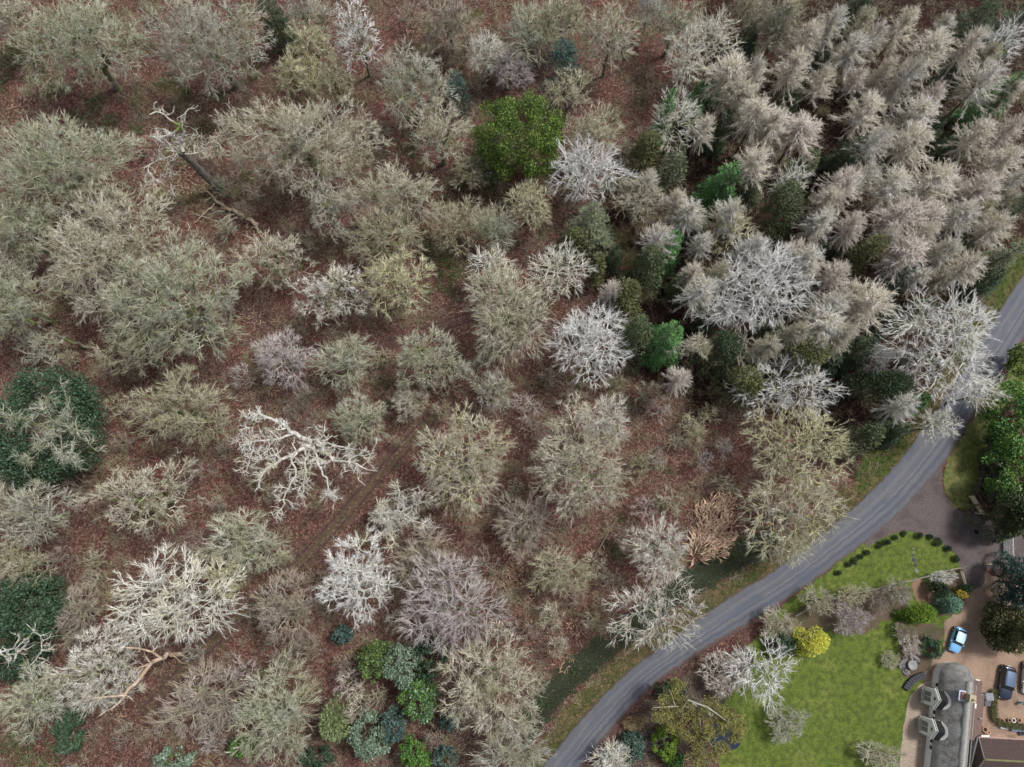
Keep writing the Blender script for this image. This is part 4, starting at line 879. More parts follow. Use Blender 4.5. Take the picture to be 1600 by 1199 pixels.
# ------------------------------------------------------------------ placing trees
STY = { # tips per m2 of crown, twigs per tip, twig length, twig radius, branch-tip radius, gnarl, shell, pull
 'fine':   dict(d=5.0, k=6, L=.92, r=.026, rtip=.020, gnarl=.14, shell=.45, pull=.25, expo=.44, lump=.24),
 'mid':    dict(d=4.6, k=6, L=.90, r=.028, rtip=.023, gnarl=.12, shell=.40, pull=.34, expo=.43, lump=.22),
 'bold':   dict(d=3.6, k=4, L=1.05, r=.033, rtip=.024, gnarl=.05, shell=.38, pull=.22, spread=.5, expo=.385, fork=.33, lump=.2),
 'radial': dict(d=4.6, k=5, L=1.15, r=.028, rtip=.021, gnarl=.03, shell=.40, pull=.08, spread=.42, expo=.39, fork=.36, lump=.2),
 'gnarl':  dict(d=3.4, k=5, L=.75, r=.031, rtip=.025, gnarl=.26, shell=.45, pull=.45, spread=1.0, lump=.3),
 'sparse': dict(d=2.4, k=4, L=1.15, r=.031, rtip=.025, gnarl=.05, shell=.40, pull=.15, expo=.39, lump=.25),
}
WHT = ('white', 'silver')
def set_mats(o, m):
    for s in o.material_slots: s.link = 'OBJECT'; s.material = m
PROTO = {}
def proto(key, fn):
    if key not in PROTO:
        tr, cr = fn(); PROTO[key] = (mesh_from(key + '_trunk', tr, [BK['grey']], True), mesh_from(key + '_crown', cr, [TW['grey']]))
    return PROTO[key]
rnd = random.Random(11)
NAMES = {'B': 'bare_tree', 'b': 'bare_tree', 'L': 'larch', 'S': 'spruce', 'C': 'cypress', 'E': 'evergreen_tree', 'h': 'bare_shrub', 's': 'sapling'}
CATS = {'B': 'tree', 'b': 'tree', 'L': 'larch', 'S': 'conifer', 'C': 'conifer', 'E': 'evergreen tree', 'h': 'shrub', 's': 'sapling'}
def instance(key, fn, name, loc, sx, sy, sz, rz, tm, cm, trunkmat):
    tm_, cm_ = proto(key, fn)
    r = empty(name, loc, 0.0); 
    for nm, me, mt in (('trunk', tm_, trunkmat), ('crown', cm_, cm)):
        o = link(nm, me, r); o.rotation_euler = (0, 0, rz); o.scale = (sx, sy, sz); set_mats(o, mt)
    return r
SEED = 100
for (k, x, y, rx, ry, h, col, lab, op) in TREES:
    SEED += 1
    if op.get('skip'): continue
    zc = h * (.66 if k in 'Bb' else .6)
    base = P(x, y, zc); base.z = 0.0
    s = mpp(x, y, zc); RX, RY = rx * s * .97, ry * s * .97
    if k in 'Bbh': RX *= 1.13; RY *= 1.13
    if k in ('S', 'C', 'E'): RY *= 1.0
    nm, cat = NAMES[k], CATS[k]
    if k == 'B':
        st = dict(STY[op.get('st', 'mid')]); d = st.pop('d'); n = int(np.clip(d * PI * RX * RY, 120, 2100))
        tr, cr = bare_tree(SEED, h, RX, RY, ntips=n, **st)
        r = empty(nm, base)
        obj('trunk', tr, BK['pale' if col in WHT else 'grey'], r, True)
        # outer crown may carry paler tips than the limbs
        cr2 = [c + (0,) for c in cr[:-1]] + [cr[-1] + (1,)]
        obj('crown', cr2, [LIMB.get(col, TW[col]), TW[op.get('tw', col)]], r)
        grp = G_BR
    elif k == 'b':
        v = op.get('v', 'mid'); q = SEED % 3
        r = instance('b_%s_%d' % (v, q), lambda: bare_tree(900 + q + len(v), 10, 4, 4, ntips=300 if v != 'mid' else 330, **{a: b for a, b in STY[['mid', 'radial', 'fine'][q] if v == 'mid' else v].items() if a != 'd'}),
                     nm, base, RX / 4, RY / 4, h / 10, rnd.uniform(-.3, .3) if abs(rx - ry) > 8 else rnd.uniform(0, 6), None, TW[col], BK['grey']); grp = G_BR
    elif k == 'h':
        q = SEED % 4
        r = instance('h_%d' % q, lambda: shrub(700 + q, 4, 3, 3, ntips=330, k=6, L=.55, r=.02), nm, base, RX / 3, RY / 3, h / 4, rnd.uniform(-.3, .3), None, TW.get(col) or LF[col], BK['grey']); grp = G_SH
    else:
        fol = {'S': spruce, 'C': cypress, 'E': broadleaf}[k]
        kw = {}
        if k == 'S': tr, cr = spruce(SEED, h, (RX + RY) / 2 * 1.0, n=int(np.clip(150 * RX * RY * 3, 2500, 5200)))
        elif k == 'C': tr, cr = cypress(SEED, h, RX, RY * .9, n=op.get('n', int(np.clip(330 * RX * RY, 1800, 5500))), lobes=op.get('lobes', 34 if h > 6 else 26), L=.42 if h > 6 else .26, W=.17 if h > 6 else .11)
        else: tr, cr = broadleaf(SEED, h, RX, RY, n=op.get('n', int(np.clip(600 * RX * RY, 1500, 6000))), S=op.get('S', .30), clumps=op.get('clumps', 46), csz=op.get('csz', .26))
        r = empty(nm if h > 4.6 or k != 'C' else 'garden_conifer', base)
        if k == 'E' and h <= 4: r.name = 'evergreen_shrub'; cat = 'shrub'
        obj('trunk', tr, BK['grey'], r, True)
        pal = {'pale': LF['pale'], 'pale2': LF['pale'], 'dome': LF['dome'], 'ivy': LF['ivy']}.get(op.get('pal'))
        mats = [LF[col]] + ([pal] if pal and op.get('pal') != 'pale2' else [])
        if len(mats) > 1:
            v, f = cr[0]; hh = np.random.default_rng(SEED).random(len(f)) < .3; cr = [(v, f[~hh], 0), (v, f[hh], 1)]
        obj('foliage', cr, mats, r)
        grp = {'S': G_S, 'C': G_C, 'E': G_E}[k] if y < 840 or x < 900 else G_SH
    tag(r, lab, cat, grp)

LM = [(812, 208, 'the green dome tree'), (1478, 535, 'the biggest white tree'), (1190, 440, 'the large grey-silver tree'), (1136, 282, 'the bright green fan-shaped conifer'), (1350, 400, 'the round dark olive cypress'),
      (1335, 235, 'the dark spruce sunk among larches'), (1560, 150, 'the right-edge green conifer'), (1222, 325, 'the tall dark olive cypress'), (1112, 58, 'the bright white pair of trees'), (1235, 282, 'the dead white twiggy tree'),
      (1530, 28, 'the top right corner conifers'), (1585, 322, 'where the road leaves right'), (1408, 432, 'the teal green spruce'), (1012, 420, 'the dark grey-green cypress'), (1048, 384, 'the fresh green spruce'),
      (1140, 355, 'the cream-yellow tree'), (1058, 188, 'the pale spiky tree'), (1345, 545, 'the shadowed dark spruce'), (1300, 10, 'the top edge of the plantation'),
      (905, 722, 'the large round fine-twigged tree'), (722, 718, 'the round buff-olive oak'), (480, 690, 'the white antlered oak'), (268, 938, 'the largest white lower-left tree'), (62, 668, 'the big ivy-green evergreen'),
      (792, 486, 'the radial pale green beech'), (925, 535, 'the silvery lilac radial tree'), (1112, 825, 'the tan bracken heap'), (1030, 858, 'the pale round tree'), (702, 945, 'the lilac radial tree'), (768, 1078, 'the big buff oak by the ditch'),
      (555, 908, 'the dense white tree'), (470, 222, 'the massive pale buff oak'), (275, 215, 'the white dead snag'), (215, 430, 'the huge twin oak crown'), (690, 410, 'the dark bramble thicket'), (118, 62, 'the mossy top left oak'), (325, 58, 'the broad grey oak on the top edge'),
      (220, 1055, 'the stripped dead trunk'), (615, 800, 'the small white antlered tree'), (625, 1040, 'the pale blue-green evergreen'), (880, 106, 'the blue-green pine'), (645, 130, 'the round grey-green oak'), (955, 52, 'the trunked tree in red litter'), (222, 778, 'the gnarled buff oak'), (1025, 958, 'the silvery roadside leaning tree'), (430, 1115, 'the grey-green bottom-edge tree'), (1433, 628, 'the vivid green conifer by the road'), (1045, 525, 'the bright spruce between dark cypresses')]
def dirword(dx, dy):
    a = math.degrees(math.atan2(-dy, dx)) % 360
    return ['right of', 'upper right of', 'above', 'upper left of', 'left of', 'lower left of', 'below', 'lower right of'][int(((a + 22.5) % 360) // 45)]
def autolabel(items):
    """items: (object, x, y, description); every label ends up unique: nearest free landmark and direction"""
    cand = []
    for i, (o, x, y, desc) in enumerate(items):
        for (lx, ly, ph) in LM:
            d = math.hypot(x - lx, y - ly)
            if 14 < d < 420: cand.append((d, i, desc, dirword(x - lx, y - ly), ph))
    cand.sort(); used = {}; done = set()
    for lim in (1, 2, 3, 4, 5):
        for d, i, desc, dr, ph in cand:
            if i in done: continue
            key = (desc, dr, ph); n = used.get(key, 0)
            if n >= lim: continue
            used[key] = n + 1; done.add(i)
            pre = ['nearest ', 'second nearest ', 'third nearest ', 'fourth nearest ', 'fifth nearest '][n]
            items[i][0]['label'] = '%s%s %s %s' % (pre, desc, dr, ph)
items = []
FILL = [(1290, 72, 20, 'dark'), (1240, 150, 20, 'dark'), (1350, 128, 18, 'cyp'), (1418, 140, 18, 'dark'), (1492, 112, 20, 'dark'), (1262, 252, 22, 'cyp'), (1460, 200, 18, 'dark'), (1500, 225, 24, 'dark'), (1392, 245, 22, 'dark'), (1440, 305, 18, 'cyp'),
        (1530, 362, 20, 'dark'), (1308, 385, 18, 'dark'), (1262, 455, 18, 'cyp'), (1390, 500, 20, 'dark'), (1300, 560, 24, 'dark'), (1178, 290, 20, 'cyp'), (1110, 500, 18, 'dark'), (1070, 440, 20, 'cyp'), (1090, 350, 18, 'dark'), (1120, 130, 18, 'dark'), (1170, 60, 20, 'dark'), (1345, 5, 22, 'dark'), (1440, 480, 18, 'cyp'), (1210, 510, 20, 'cyp'), (960, 400, 16, 'dark')]
for x, y, rr, tone in FILL:
    h = rnd.uniform(7, 9.5); base = P(x, y, h * .6); base.z = 0; Rm = rr * mpp(x, y, h * .6); q = len(items) % 3
    r = instance('fill_%d' % q, lambda: spruce(800 + q, 8, 2.4, n=2600), 'spruce', base, Rm / 2.2, Rm / 2.2, h / 8, rnd.uniform(0, 6.28), None, LF[tone], BK['larch'])
    tag(r, None, 'conifer', G_S); items.append((r, x, y, 'dark spruce between pale crowns' if tone == 'dark' else 'olive spruce between pale crowns'))
TONE = {'tan': 'tan', 'pink': 'pinkish', 'lgrey': 'greyish', 'buff': 'buff', 'brown': 'brown', 'olive': 'olive', 'lilac': 'lilac', 'grey': 'grey', 'yellow': 'yellowish'}
for x, y, rr, tone in LARCH:
    if rr == 0: continue
    h = rnd.uniform(12.5, 15) if rr > 25 else rnd.uniform(10, 13)
    if (x, y) in ((958, 448), (1064, 584)): h = 12
    base = P(x, y + 4, h * .93); base.z = 0; Rm = rr * mpp(x, y, h * .7) * 1.0; q = len(items) % 6
    r = instance('larch_%d' % q, lambda: larch(300 + q, 14, 3.3, nb=74 + 5 * q, nt=28, r=.034, L=1.05, droop=.2 + .07 * q), 'larch', base, Rm / 3.3 * rnd.uniform(.9, 1.1), Rm / 3.3 * rnd.uniform(.9, 1.1), h / 14, rnd.uniform(0, 6.28), None, TW[tone], BK['larch'])
    sz = 'large' if rr >= 38 else 'medium' if rr >= 29 else 'small'
    tag(r, None, 'larch', G_L); items.append((r, x, y, '%s %s bare larch' % (sz, TONE[tone])))
rs2 = random.Random(77)
for k_ in range(70):
    x_, y_ = rs2.uniform(-5, 1010), rs2.uniform(-5, 560)
    if k_ % 4 == 3: x_, y_ = rs2.uniform(10, 950), rs2.uniform(600, 1180)
    if float(ldist(TRACK, np.array([x_]), np.array([y_]))[0]) > 34 and all(math.hypot(x_ - q_[0], y_ - q_[1]) > 24 for q_ in SMALL): SMALL.append((round(x_), round(y_), rs2.choice((18, 22, 26)), rs2.choice(('brown', 'olive', 'grey', 'buff', 'ggreen'))))
TONE['ggreen'] = 'grey-green'
for x, y, rr, tone in SMALL:
    if rr == 0: continue
    h = rnd.uniform(3.5, 6.5); base = P(x, y, h * .5); base.z = 0; Rm = rr * mpp(x, y, h * .5); q = len(items) % 6
    r = instance('sap_%d' % q, lambda: shrub(500 + q, 5, 2.5, 2.5, ntips=95, k=5, L=.6, r=.016, gnarl=.12), 'sapling', base, Rm / 2.5, Rm / 2.5 * rnd.uniform(.8, 1.1), h / 5, rnd.uniform(0, 6.28), None, TW[tone], BK['grey'])
    tag(r, None, 'sapling', G_SAP); items.append((r, x, y, 'low thin %s sapling' % TONE[tone]))
autolabel(items)

# ------------------------------------------------------------------ dead and leaning trees with their own limbs
def dead(name, basepx, limbs, label, bark='dead', tw='white', seed=1, **kw):
    b = P(basepx[0], basepx[1], 0)
    L2 = [([P(*q) for q in pts], r0, r1, t) for pts, r0, r1, t in limbs]
    r = poly_tree(name, b, L2, BK[bark], TW[tw], seed, **kw)
    return tag(r, label, 'dead tree')
sn = dead('dead_tree', (347, 299), [
    ([(284, 240, 11.5), (284, 215, 14), (282, 198, 15.5)], .30, .22, .3), ([(282, 198, 15.5), (270, 190, 16), (258, 180, 17), (243, 175, 18), (234, 179, 18.5)], .18, .07, .4),
    ([(244, 175, 18), (240, 168, 18.5), (244, 160, 19)], .09, .06, 0), ([(258, 180, 17), (270, 176, 17.5), (272, 167, 18)], .09, .05, .3), ([(282, 198, 15.5), (288, 190, 17), (290, 176, 18), (308, 166, 19)], .13, .06, .4),
    ([(282, 198, 15.5), (262, 212, 15), (250, 217, 15), (228, 212, 15)], .16, .06, 1), ([(284, 240, 11.5), (270, 235, 13), (258, 218, 14.5), (240, 214, 15)], .12, .06, 1), ([(284, 240, 11.5), (262, 246, 11.5), (250, 250, 11), (233, 258, 11), (232, 270, 11), (249, 286, 9)], .10, .05, 1),
    ([(284, 240, 11.5), (268, 262, 9), (266, 285, 7), (270, 303, 6)], .10, .05, .6), ([(284, 240, 11.5), (304, 240, 11.5), (318, 235, 11), (325, 215, 13)], .09, .04, 1)],
    'white dead snag with bare antler limbs and a thick dark trunk, upper left', seed=3, levels=2, twig_k=2)
b0 = P(347, 299, 0)
pts = [np.array(P(347, 299, 0)) - b0, np.array(P(318, 272, 5)) - b0, np.array(P(300, 254, 8.5)) - b0, np.array(P(284, 240, 11.6)) - b0]
obj('trunk_base', [polyline_tubes(pts, .66, .42, 9)], BK['snag'], sn, True)
dead('fallen_tree', (405, 352), [([(405, 352, .4), (372, 334, .5), (338, 315, .7)], .36, .24, 0), ([(338, 315, .7), (325, 300, 1.6), (300, 285, 2.4)], .12, .04, .3), ([(335, 318, .7), (318, 335, 1.0), (303, 349, .5)], .10, .04, .5),
    ([(366, 335, .6), (350, 341, 1.0), (335, 355, .5)], .09, .04, .2), ([(372, 340, .5), (356, 348, 1.0), (338, 356, .6)], .08, .04, .2), ([(360, 330, .6), (345, 325, 1.4)], .08, .04, .2)],
    'fallen dead tree lying on leaf litter right below the white dead snag', bark='raw', tw='buff', seed=5, levels=1)
dead('dead_tree', (512, 706), [([(512, 706, 0), (498, 698, 4), (486, 692, 8)], .55, .42, 0), ([(486, 690, 8), (462, 677, 9.5), (440, 662, 11), (415, 652, 12), (402, 638, 13)], .36, .12, .5),
    ([(486, 696, 8), (465, 705, 9), (440, 718, 9), (412, 738, 9), (398, 768, 8)], .28, .08, .8), ([(462, 677, 9.5), (445, 682, 10), (420, 688, 10), (395, 690, 11), (372, 702, 11)], .2, .06, 1.1), ([(455, 712, 9), (462, 745, 8), (446, 772, 8), (441, 802, 7)], .16, .06, 1),
    ([(495, 695, 8.5), (520, 720, 9), (545, 722, 10), (565, 730, 10), (588, 736, 10)], .22, .07, .8), ([(543, 722, 10), (560, 711, 10.5), (584, 708, 11)], .12, .05, .8), ([(548, 728, 10), (560, 750, 9), (570, 758, 9)], .11, .05, .6),
    ([(490, 698, 8), (503, 735, 9), (520, 782, 8)], .2, .06, 1.3), ([(495, 690, 8.5), (507, 674, 10), (509, 658, 11)], .13, .05, .8), ([(495, 692, 8.5), (520, 696, 9.5), (552, 702, 10)], .16, .06, 1.1), ([(480, 690, 8), (478, 740, 8), (470, 780, 7)], .15, .05, 1.2),
    ([(415, 652, 12), (385, 655, 12), (372, 640, 12.5)], .12, .05, 1), ([(440, 718, 9), (425, 700, 9.5), (398, 722, 9.5)], .1, .05, 1.0), ([(398, 690, 10.5), (392, 712, 10), (380, 740, 9)], .1, .04, 1.1), ([(402, 645, 12.5), (395, 668, 12), (375, 672, 12)], .1, .04, 1.1)],
    'white antlered oak with thick twisting limbs left of the rutted track', seed=8, tw='white', twig_k=3, twig_r=.026)
dead('dead_tree', (622, 820), [([(622, 820, 0), (614, 816, 3)], .34, .26, 0), ([(612, 815, 3), (598, 800, 6), (588, 778, 8)], .16, .06, 1.2), ([(612, 812, 3.5), (622, 795, 6), (625, 770, 8), (621, 750, 8.5)], .16, .05, 1.3), ([(615, 812, 3.5), (640, 793, 6), (655, 786, 7), (655, 770, 8.5), (662, 768, 9)], .15, .06, .7),
    ([(652, 787, 7), (665, 783, 7.5), (677, 788, 8)], .09, .04, 1.2), ([(617, 815, 3), (635, 812, 5), (660, 818, 6), (669, 826, 6)], .13, .05, 1.3), ([(612, 818, 3), (592, 834, 4.5), (572, 846, 4.5)], .13, .04, 1.3), ([(614, 818, 3), (612, 836, 4.5), (622, 852, 5)], .12, .04, 1.2), ([(612, 814, 3), (590, 812, 5), (575, 802, 6)], .1, .04, 1.3)],
    'small white antlered tree right of the rutted track', seed=9, twig_k=3)
dead('dead_tree', (48, 1062), [([(48, 1062, 0), (34, 1050, 4), (20, 1037, 7)], .3, .22, 0), ([(20, 1037, 7), (8, 1026, 9), (-8, 1016, 10)], .17, .09, .5), ([(20, 1037, 7), (11, 1022, 9), (25, 1006, 10.5), (28, 990, 11.5)], .14, .05, .4), ([(20, 1037, 7), (27, 1018, 9), (45, 1003, 11), (53, 985, 12.5), (42, 976, 13)], .16, .05, .4),
    ([(34, 1050, 4), (56, 1032, 6.5), (66, 1016, 8.5), (66, 1000, 9.5)], .12, .07, .4), ([(66, 1016, 8.5), (78, 1018, 9)], .07, .04, .4), ([(34, 1050, 4), (60, 1040, 5), (75, 1028, 6)], .1, .04, 1.4)],
    'white dead antlers of a tree over the holly in the lower left corner', seed=12, levels=1, twig_k=2)
dead('leaning_dead_tree', (287, 1020), [([(287, 1020, 0), (268, 1024, 3), (252, 1029, 6), (236, 1036, 7.5), (226, 1050, 8.5), (212, 1068, 9.5), (195, 1086, 10.5)], .33, .22, 0), ([(195, 1086, 10.5), (184, 1100, 11), (155, 1119, 11.5)], .17, .06, .15), ([(195, 1086, 10.5), (168, 1089, 11), (134, 1094, 11.5)], .14, .05, .1),
    ([(252, 1029, 6), (238, 1019, 7.5), (215, 1013, 8.5), (188, 1011, 9.5), (190, 992, 10), (185, 978, 10.5)], .16, .06, .15), ([(236, 1036, 7.5), (220, 1042, 8.3), (200, 1054, 9)], .12, .05, .2), ([(236, 1036, 7.5), (224, 1042, 8), (216, 1058, 8.5)], .09, .05, 0), ([(268, 1024, 3), (290, 1037, 4)], .08, .04, 0), ([(195, 1086, 10.5), (208, 1096, 11)], .08, .04, 0)],
    'stripped dead trunk with forked pale branches leaning across the grey bare tree', bark='raw', tw='buff', seed=14, levels=1)
dead('leaning_tree', (136, 544), [([(136, 544, 0), (85, 524, 4.5), (45, 500, 9), (10, 480, 12)], .26, .14, .15), ([(100, 532, 3), (75, 530, 5), (45, 528, 6)], .1, .04, 1.4), ([(88, 528, 4), (85, 550, 4.5), (80, 575, 4)], .09, .04, 1.2), ([(70, 520, 5), (65, 545, 5), (62, 560, 4)], .08, .03, 1.2)],
    'mossy leaning trunk with whitish side twigs above the big ivy-green evergreen', bark='grey', tw='ggreen', seed=16, levels=2)
dead('broken_tree', (1062, 560), [([(1062, 560, 0), (1078, 548, 6), (1094, 540, 10)], .25, .16, 0), ([(1094, 540, 10), (1075, 538, 9.5), (1052, 542, 8.5)], .1, .04, 1.2), ([(1094, 540, 10), (1075, 546, 9), (1055, 552, 8)], .1, .04, 1), ([(1094, 540, 10), (1098, 546, 10.5)], .1, .05, 2), ([(1094, 540, 10), (1104, 534, 10.5)], .09, .04, 2.5), ([(1094, 540, 10), (1084, 530, 10)], .08, .04, 2)],
    'white broken stump tree with combed branches among the dark cypresses', seed=18, tw='buff')
dead('bare_tree', (118, 690), [([(118, 690, 0), (106, 680, 6), (95, 672, 12)], .3, .2, 0), ([(95, 672, 12), (80, 655, 14), (68, 640, 15), (82, 618, 16)], .13, .05, 1), ([(95, 672, 12), (55, 662, 14), (20, 650, 14)], .13, .05, 1), ([(80, 655, 14), (40, 640, 15), (14, 655, 15), (14, 668, 14)], .1, .04, 1),
    ([(95, 675, 12), (120, 672, 13), (150, 705, 13)], .13, .05, 1), ([(95, 678, 12), (98, 710, 13), (125, 730, 12)], .12, .05, 1.2), ([(95, 675, 12), (60, 700, 13), (40, 720, 12)], .12, .05, 1.2), ([(95, 668, 12), (110, 640, 14), (100, 610, 15)], .1, .04, 1)],
    'greenish bare tree spreading its limbs over the big ivy-green evergreen', bark='grey', tw='ggreen', seed=20, twig_L=1.1, twig_k=3, twig_r=.024)
def logobj(name, pts, r, mat, label):
    p = np.array([list(P(*q)) for q in pts]); o = p[0].copy(); o[2] = 0
    return tag(obj(name, [polyline_tubes(p - o, r, r * .7, 8), lathe([(0, -.01), (r * .6, 0)], 6)], mat, smooth=True, loc=o), label, 'log')
logobj('fallen_log', [(50, 1061, .5), (72, 1060, .5), (98, 1057, .6)], .17, BK['raw'], 'orange-brown fallen log lying right of the white dead antlers')
logobj('fallen_log', [(84, 1082, .3), (96, 1076, .4)], .12, BK['raw'], 'short dark broken log just below the orange-brown fallen log')
logobj('mossy_log', [(930, 868, .3), (962, 812, .3)], .1, BK['grey'], 'thin mossy log in the litter below the large round fine-twigged tree')

# olive cedar by the pond, flat sprays on pale limbs
cb = P(1112, 1118, 0)
cz = empty('cedar', cb); rng = np.random.default_rng(77)
def rel(*q): return np.array(P(*q)) - np.array(cb)
limbs = [([(1112, 1118, 0), (1090, 1105, 5), (1074, 1094, 8)], .3, .16), ([(1074, 1094, 8), (1105, 1105, 8), (1140, 1130, 7.5)], .13, .06), ([(1090, 1105, 5), (1055, 1104, 7), (1020, 1106, 7)], .12, .05), ([(1090, 1105, 5), (1095, 1140, 6), (1112, 1165, 6), (1130, 1172, 6)], .13, .05),
         ([(1055, 1104, 7), (1050, 1088, 7.5), (1046, 1078, 8)], .08, .04), ([(1074, 1094, 8), (1060, 1120, 7)], .08, .04)]
obj('trunk', [polyline_tubes([rel(*q) for q in pp], a, b_, 6) for pp, a, b_ in limbs], BK['pale'], cz, True)
Pn = []; 
for cx, cy, r_ in [(1032, 1104, 14), (1050, 1085, 12), (1050, 1120, 16), (1070, 1105, 14), (1075, 1135, 18), (1060, 1140, 12), (1098, 1120, 14), (1110, 1103, 12), (1125, 1115, 14), (1145, 1125, 14), (1155, 1138, 12), (1130, 1135, 10), (1100, 1170, 16), (1122, 1180, 14), (1088, 1185, 14), (1140, 1112, 10), (1060, 1070, 9), (1110, 1145, 9), (1085, 1155, 10), (1030, 1120, 8), (1150, 1150, 8), (1128, 1168, 10)]:
    for j in range(9):
        a = rng.uniform(0, 6.28); q = r_ * math.sqrt(rng.uniform(0, 1)); z = 6.6 + rng.normal() * .7 - (1.5 if cy > 1150 else 0)
        c = rel(cx + q * math.cos(a), cy + q * math.sin(a), z); u = unit(rng.normal(size=(60, 3))); u[:, 2] = np.abs(u[:, 2])
        Pn.append(c + u * np.array([.5, .5, .22]))
Pn = np.concatenate(Pn); d = unit(rng.normal(size=Pn.shape) * [1, 1, .4] + [0, 0, .3]); sd_ = unit(np.cross(d, rng.normal(size=d.shape)))
obj('foliage', [blades(Pn, d, sd_, .34, .1)], LF['cedar'], cz)
tag(cz, 'olive-yellow spreading cedar with pale limbs overhanging the garden pond', 'tree', 'garden shrubs')
# ------------------------------------------------------------------ ground cover nobody could count
RG = np.random.default_rng(42)
fl2 = [W(p) for p in (APRON, GRAVEL, PATIO, TRILAWN, LAWN, VERGE_R)]
def clear_d(X, Y):
    d = sdist(roadpoly, X, Y)
    for p in fl2: d = np.minimum(d, sdist(p, X, Y))
    return d
def in_plant(X, Y): return sdist(PLANT, X, Y) < 0
def ground_z(X, Y):
    ix = np.clip(((X + 98) / GS).astype(int) + 4, 0, nx - 1); iy = np.clip(((Y + 38) / GS).astype(int) + 4, 0, ny - 1)
    return GZ[iy, ix]
def patch_pts(patches, dens):
    o = []
    for x, y, r in patches:
        c = P(x, y, 0); rm = r * mpp(x, y); n = int(dens * PI * rm * rm)
        a = RG.uniform(0, 2 * PI, n); q = rm * np.sqrt(RG.random(n)) * (1 + .25 * np.sin(3 * a + x)) ; o.append(np.stack([c.x + q * np.cos(a), c.y + q * np.sin(a)], 1))
    return np.concatenate(o)
# thin twiggy undergrowth
n = 19000
xy = np.stack([RG.uniform(-95, 92, n), RG.uniform(-36, 96, n)], 1)
keep = (clear_d(xy[:, 0], xy[:, 1]) > 1.6) & (vnoise(xy[:, 0], xy[:, 1], .35, 21) > -.25)
t1 = ldist(resample(W(TRACK), 2), xy[:, 0], xy[:, 1]); t2 = ldist(resample(W(TRACK2), 2), xy[:, 0], xy[:, 1]); dd_ = ldist(resample(W(DITCH), 2), xy[:, 0], xy[:, 1])
xy = xy[keep & (t1 > 2.5) & (t2 > 1.9) & (dd_ > 2)]
k = 13; rep = np.repeat(np.arange(len(xy)), k); hgt = RG.uniform(.5, 2.2, len(xy))[rep]
c = np.stack([xy[rep, 0], xy[rep, 1], ground_z(xy[rep, 0], xy[rep, 1])], 1)
d = unit(RG.normal(size=(len(rep), 3)) * [1, 1, .35] + [0, 0, .45]); l = RG.uniform(.3, 1, (len(rep), 1)) * hgt[:, None]
S = c + unit(RG.normal(size=c.shape)) * [.25, .25, 0] ; E = S + d * l
d2 = unit(d + RG.normal(size=d.shape) * .6)
us = [spikes(S, E, .024), spikes(S * .4 + E * .6, S * .4 + E * .6 + d2 * l * .6, .017), spikes(S * .6 + E * .4, S * .6 + E * .4 + unit(d + RG.normal(size=d.shape) * .6) * l * .5, .017)]
UGM = island_mat('twig_undergrowth', (.225, .185, .15), lo=.25, hi=1.8, tint=(.27, .25, .14), tscale=.12)
tag(obj('undergrowth', us, UGM), 'thin tangled bare twigs covering the woodland floor', 'undergrowth', kind='stuff')
# fallen sticks and pale leaves lying on the litter
n = 150000
xy = np.stack([RG.uniform(-95, 92, n), RG.uniform(-36, 96, n)], 1); dtc = ldist(resample(W(DITCH), 2), xy[:, 0], xy[:, 1])
xy = xy[(clear_d(xy[:, 0], xy[:, 1]) > .2) & ((dtc > 2.2) | (RG.random(n) < .15)) & ~(in_plant(xy[:, 0], xy[:, 1]) & (RG.random(n) < .85))]; n = len(xy)
z = ground_z(xy[:, 0], xy[:, 1]) + .03; a = RG.uniform(0, 2 * PI, n); d = unit(np.stack([np.cos(a), np.sin(a), RG.normal(size=n) * .25], 1)); sd_ = unit(np.cross(d, RG.normal(size=d.shape) * .35 + [0, 0, 1]))
LITM = island_mat('leaf_dead', (.165, .092, .072), lo=.25, hi=2.6)
tag(obj('leaf_litter', [blades(np.stack([xy[:, 0], xy[:, 1], z], 1), d, sd_, RG.uniform(.12, .28, n), RG.uniform(.07, .14, n))], LITM), 'reddish brown dead leaves strewn over the woodland floor', 'leaf litter', kind='stuff')
# bramble
BR = [(20, 90, 22), (60, 115, 20), (90, 140, 18), (150, 165, 14), (175, 190, 16), (265, 125, 12), (285, 150, 18), (390, 115, 20), (340, 150, 14), (160, 210, 14), (320, 205, 16), (360, 215, 16), (340, 235, 12), (668, 380, 22), (685, 400, 22), (698, 428, 24), (672, 455, 14),
      (708, 455, 12), (600, 568, 12), (597, 600, 18), (612, 628, 14), (640, 225, 20), (640, 180, 14), (560, 165, 12), (900, 600, 16), (955, 600, 14), (975, 630, 14), (965, 865, 10), (955, 852, 8), (972, 810, 10), (1030, 790, 10), (1045, 735, 8), (770, 895, 9), (1000, 720, 8), (720, 280, 22), (752, 250, 14),
      (475, 822, 6), (100, 1115, 14), (25, 1165, 30), (65, 1180, 26), (50, 1140, 18), (730, 30, 12), (700, 22, 14), (770, 58, 8), (345, 350, 8), (1000, 160, 12), (962, 185, 10), (780, 275, 24), (690, 300, 14), (655, 355, 12), (430, 385, 0), (250, 130, 9), (262, 90, 7), (240, 75, 6), (850, 600, 8), (1070, 605, 14), (1130, 590, 20), (355, 745, 4), (5, 130, 16), (470, 545, 6), (410, 310, 7), (120, 185, 14), (215, 205, 12), (30, 30, 10), (1145, 860, 12), (1160, 845, 10), (900, 1050, 8), (1340, 740, 10), (1400, 690, 8), (850, 1100, 8)]
p = patch_pts([b_ for b_ in BR if b_[2]], 40)
n = len(p); z = ground_z(p[:, 0], p[:, 1]) + RG.uniform(.05, .9, n) * (.4 + .6 * (vnoise(p[:, 0], p[:, 1], 1.2, 31) + 1) / 2)
keep = vnoise(p[:, 0], p[:, 1], 1.0, 33) > -.3
p = p[keep]; z = z[keep]; n = len(p)
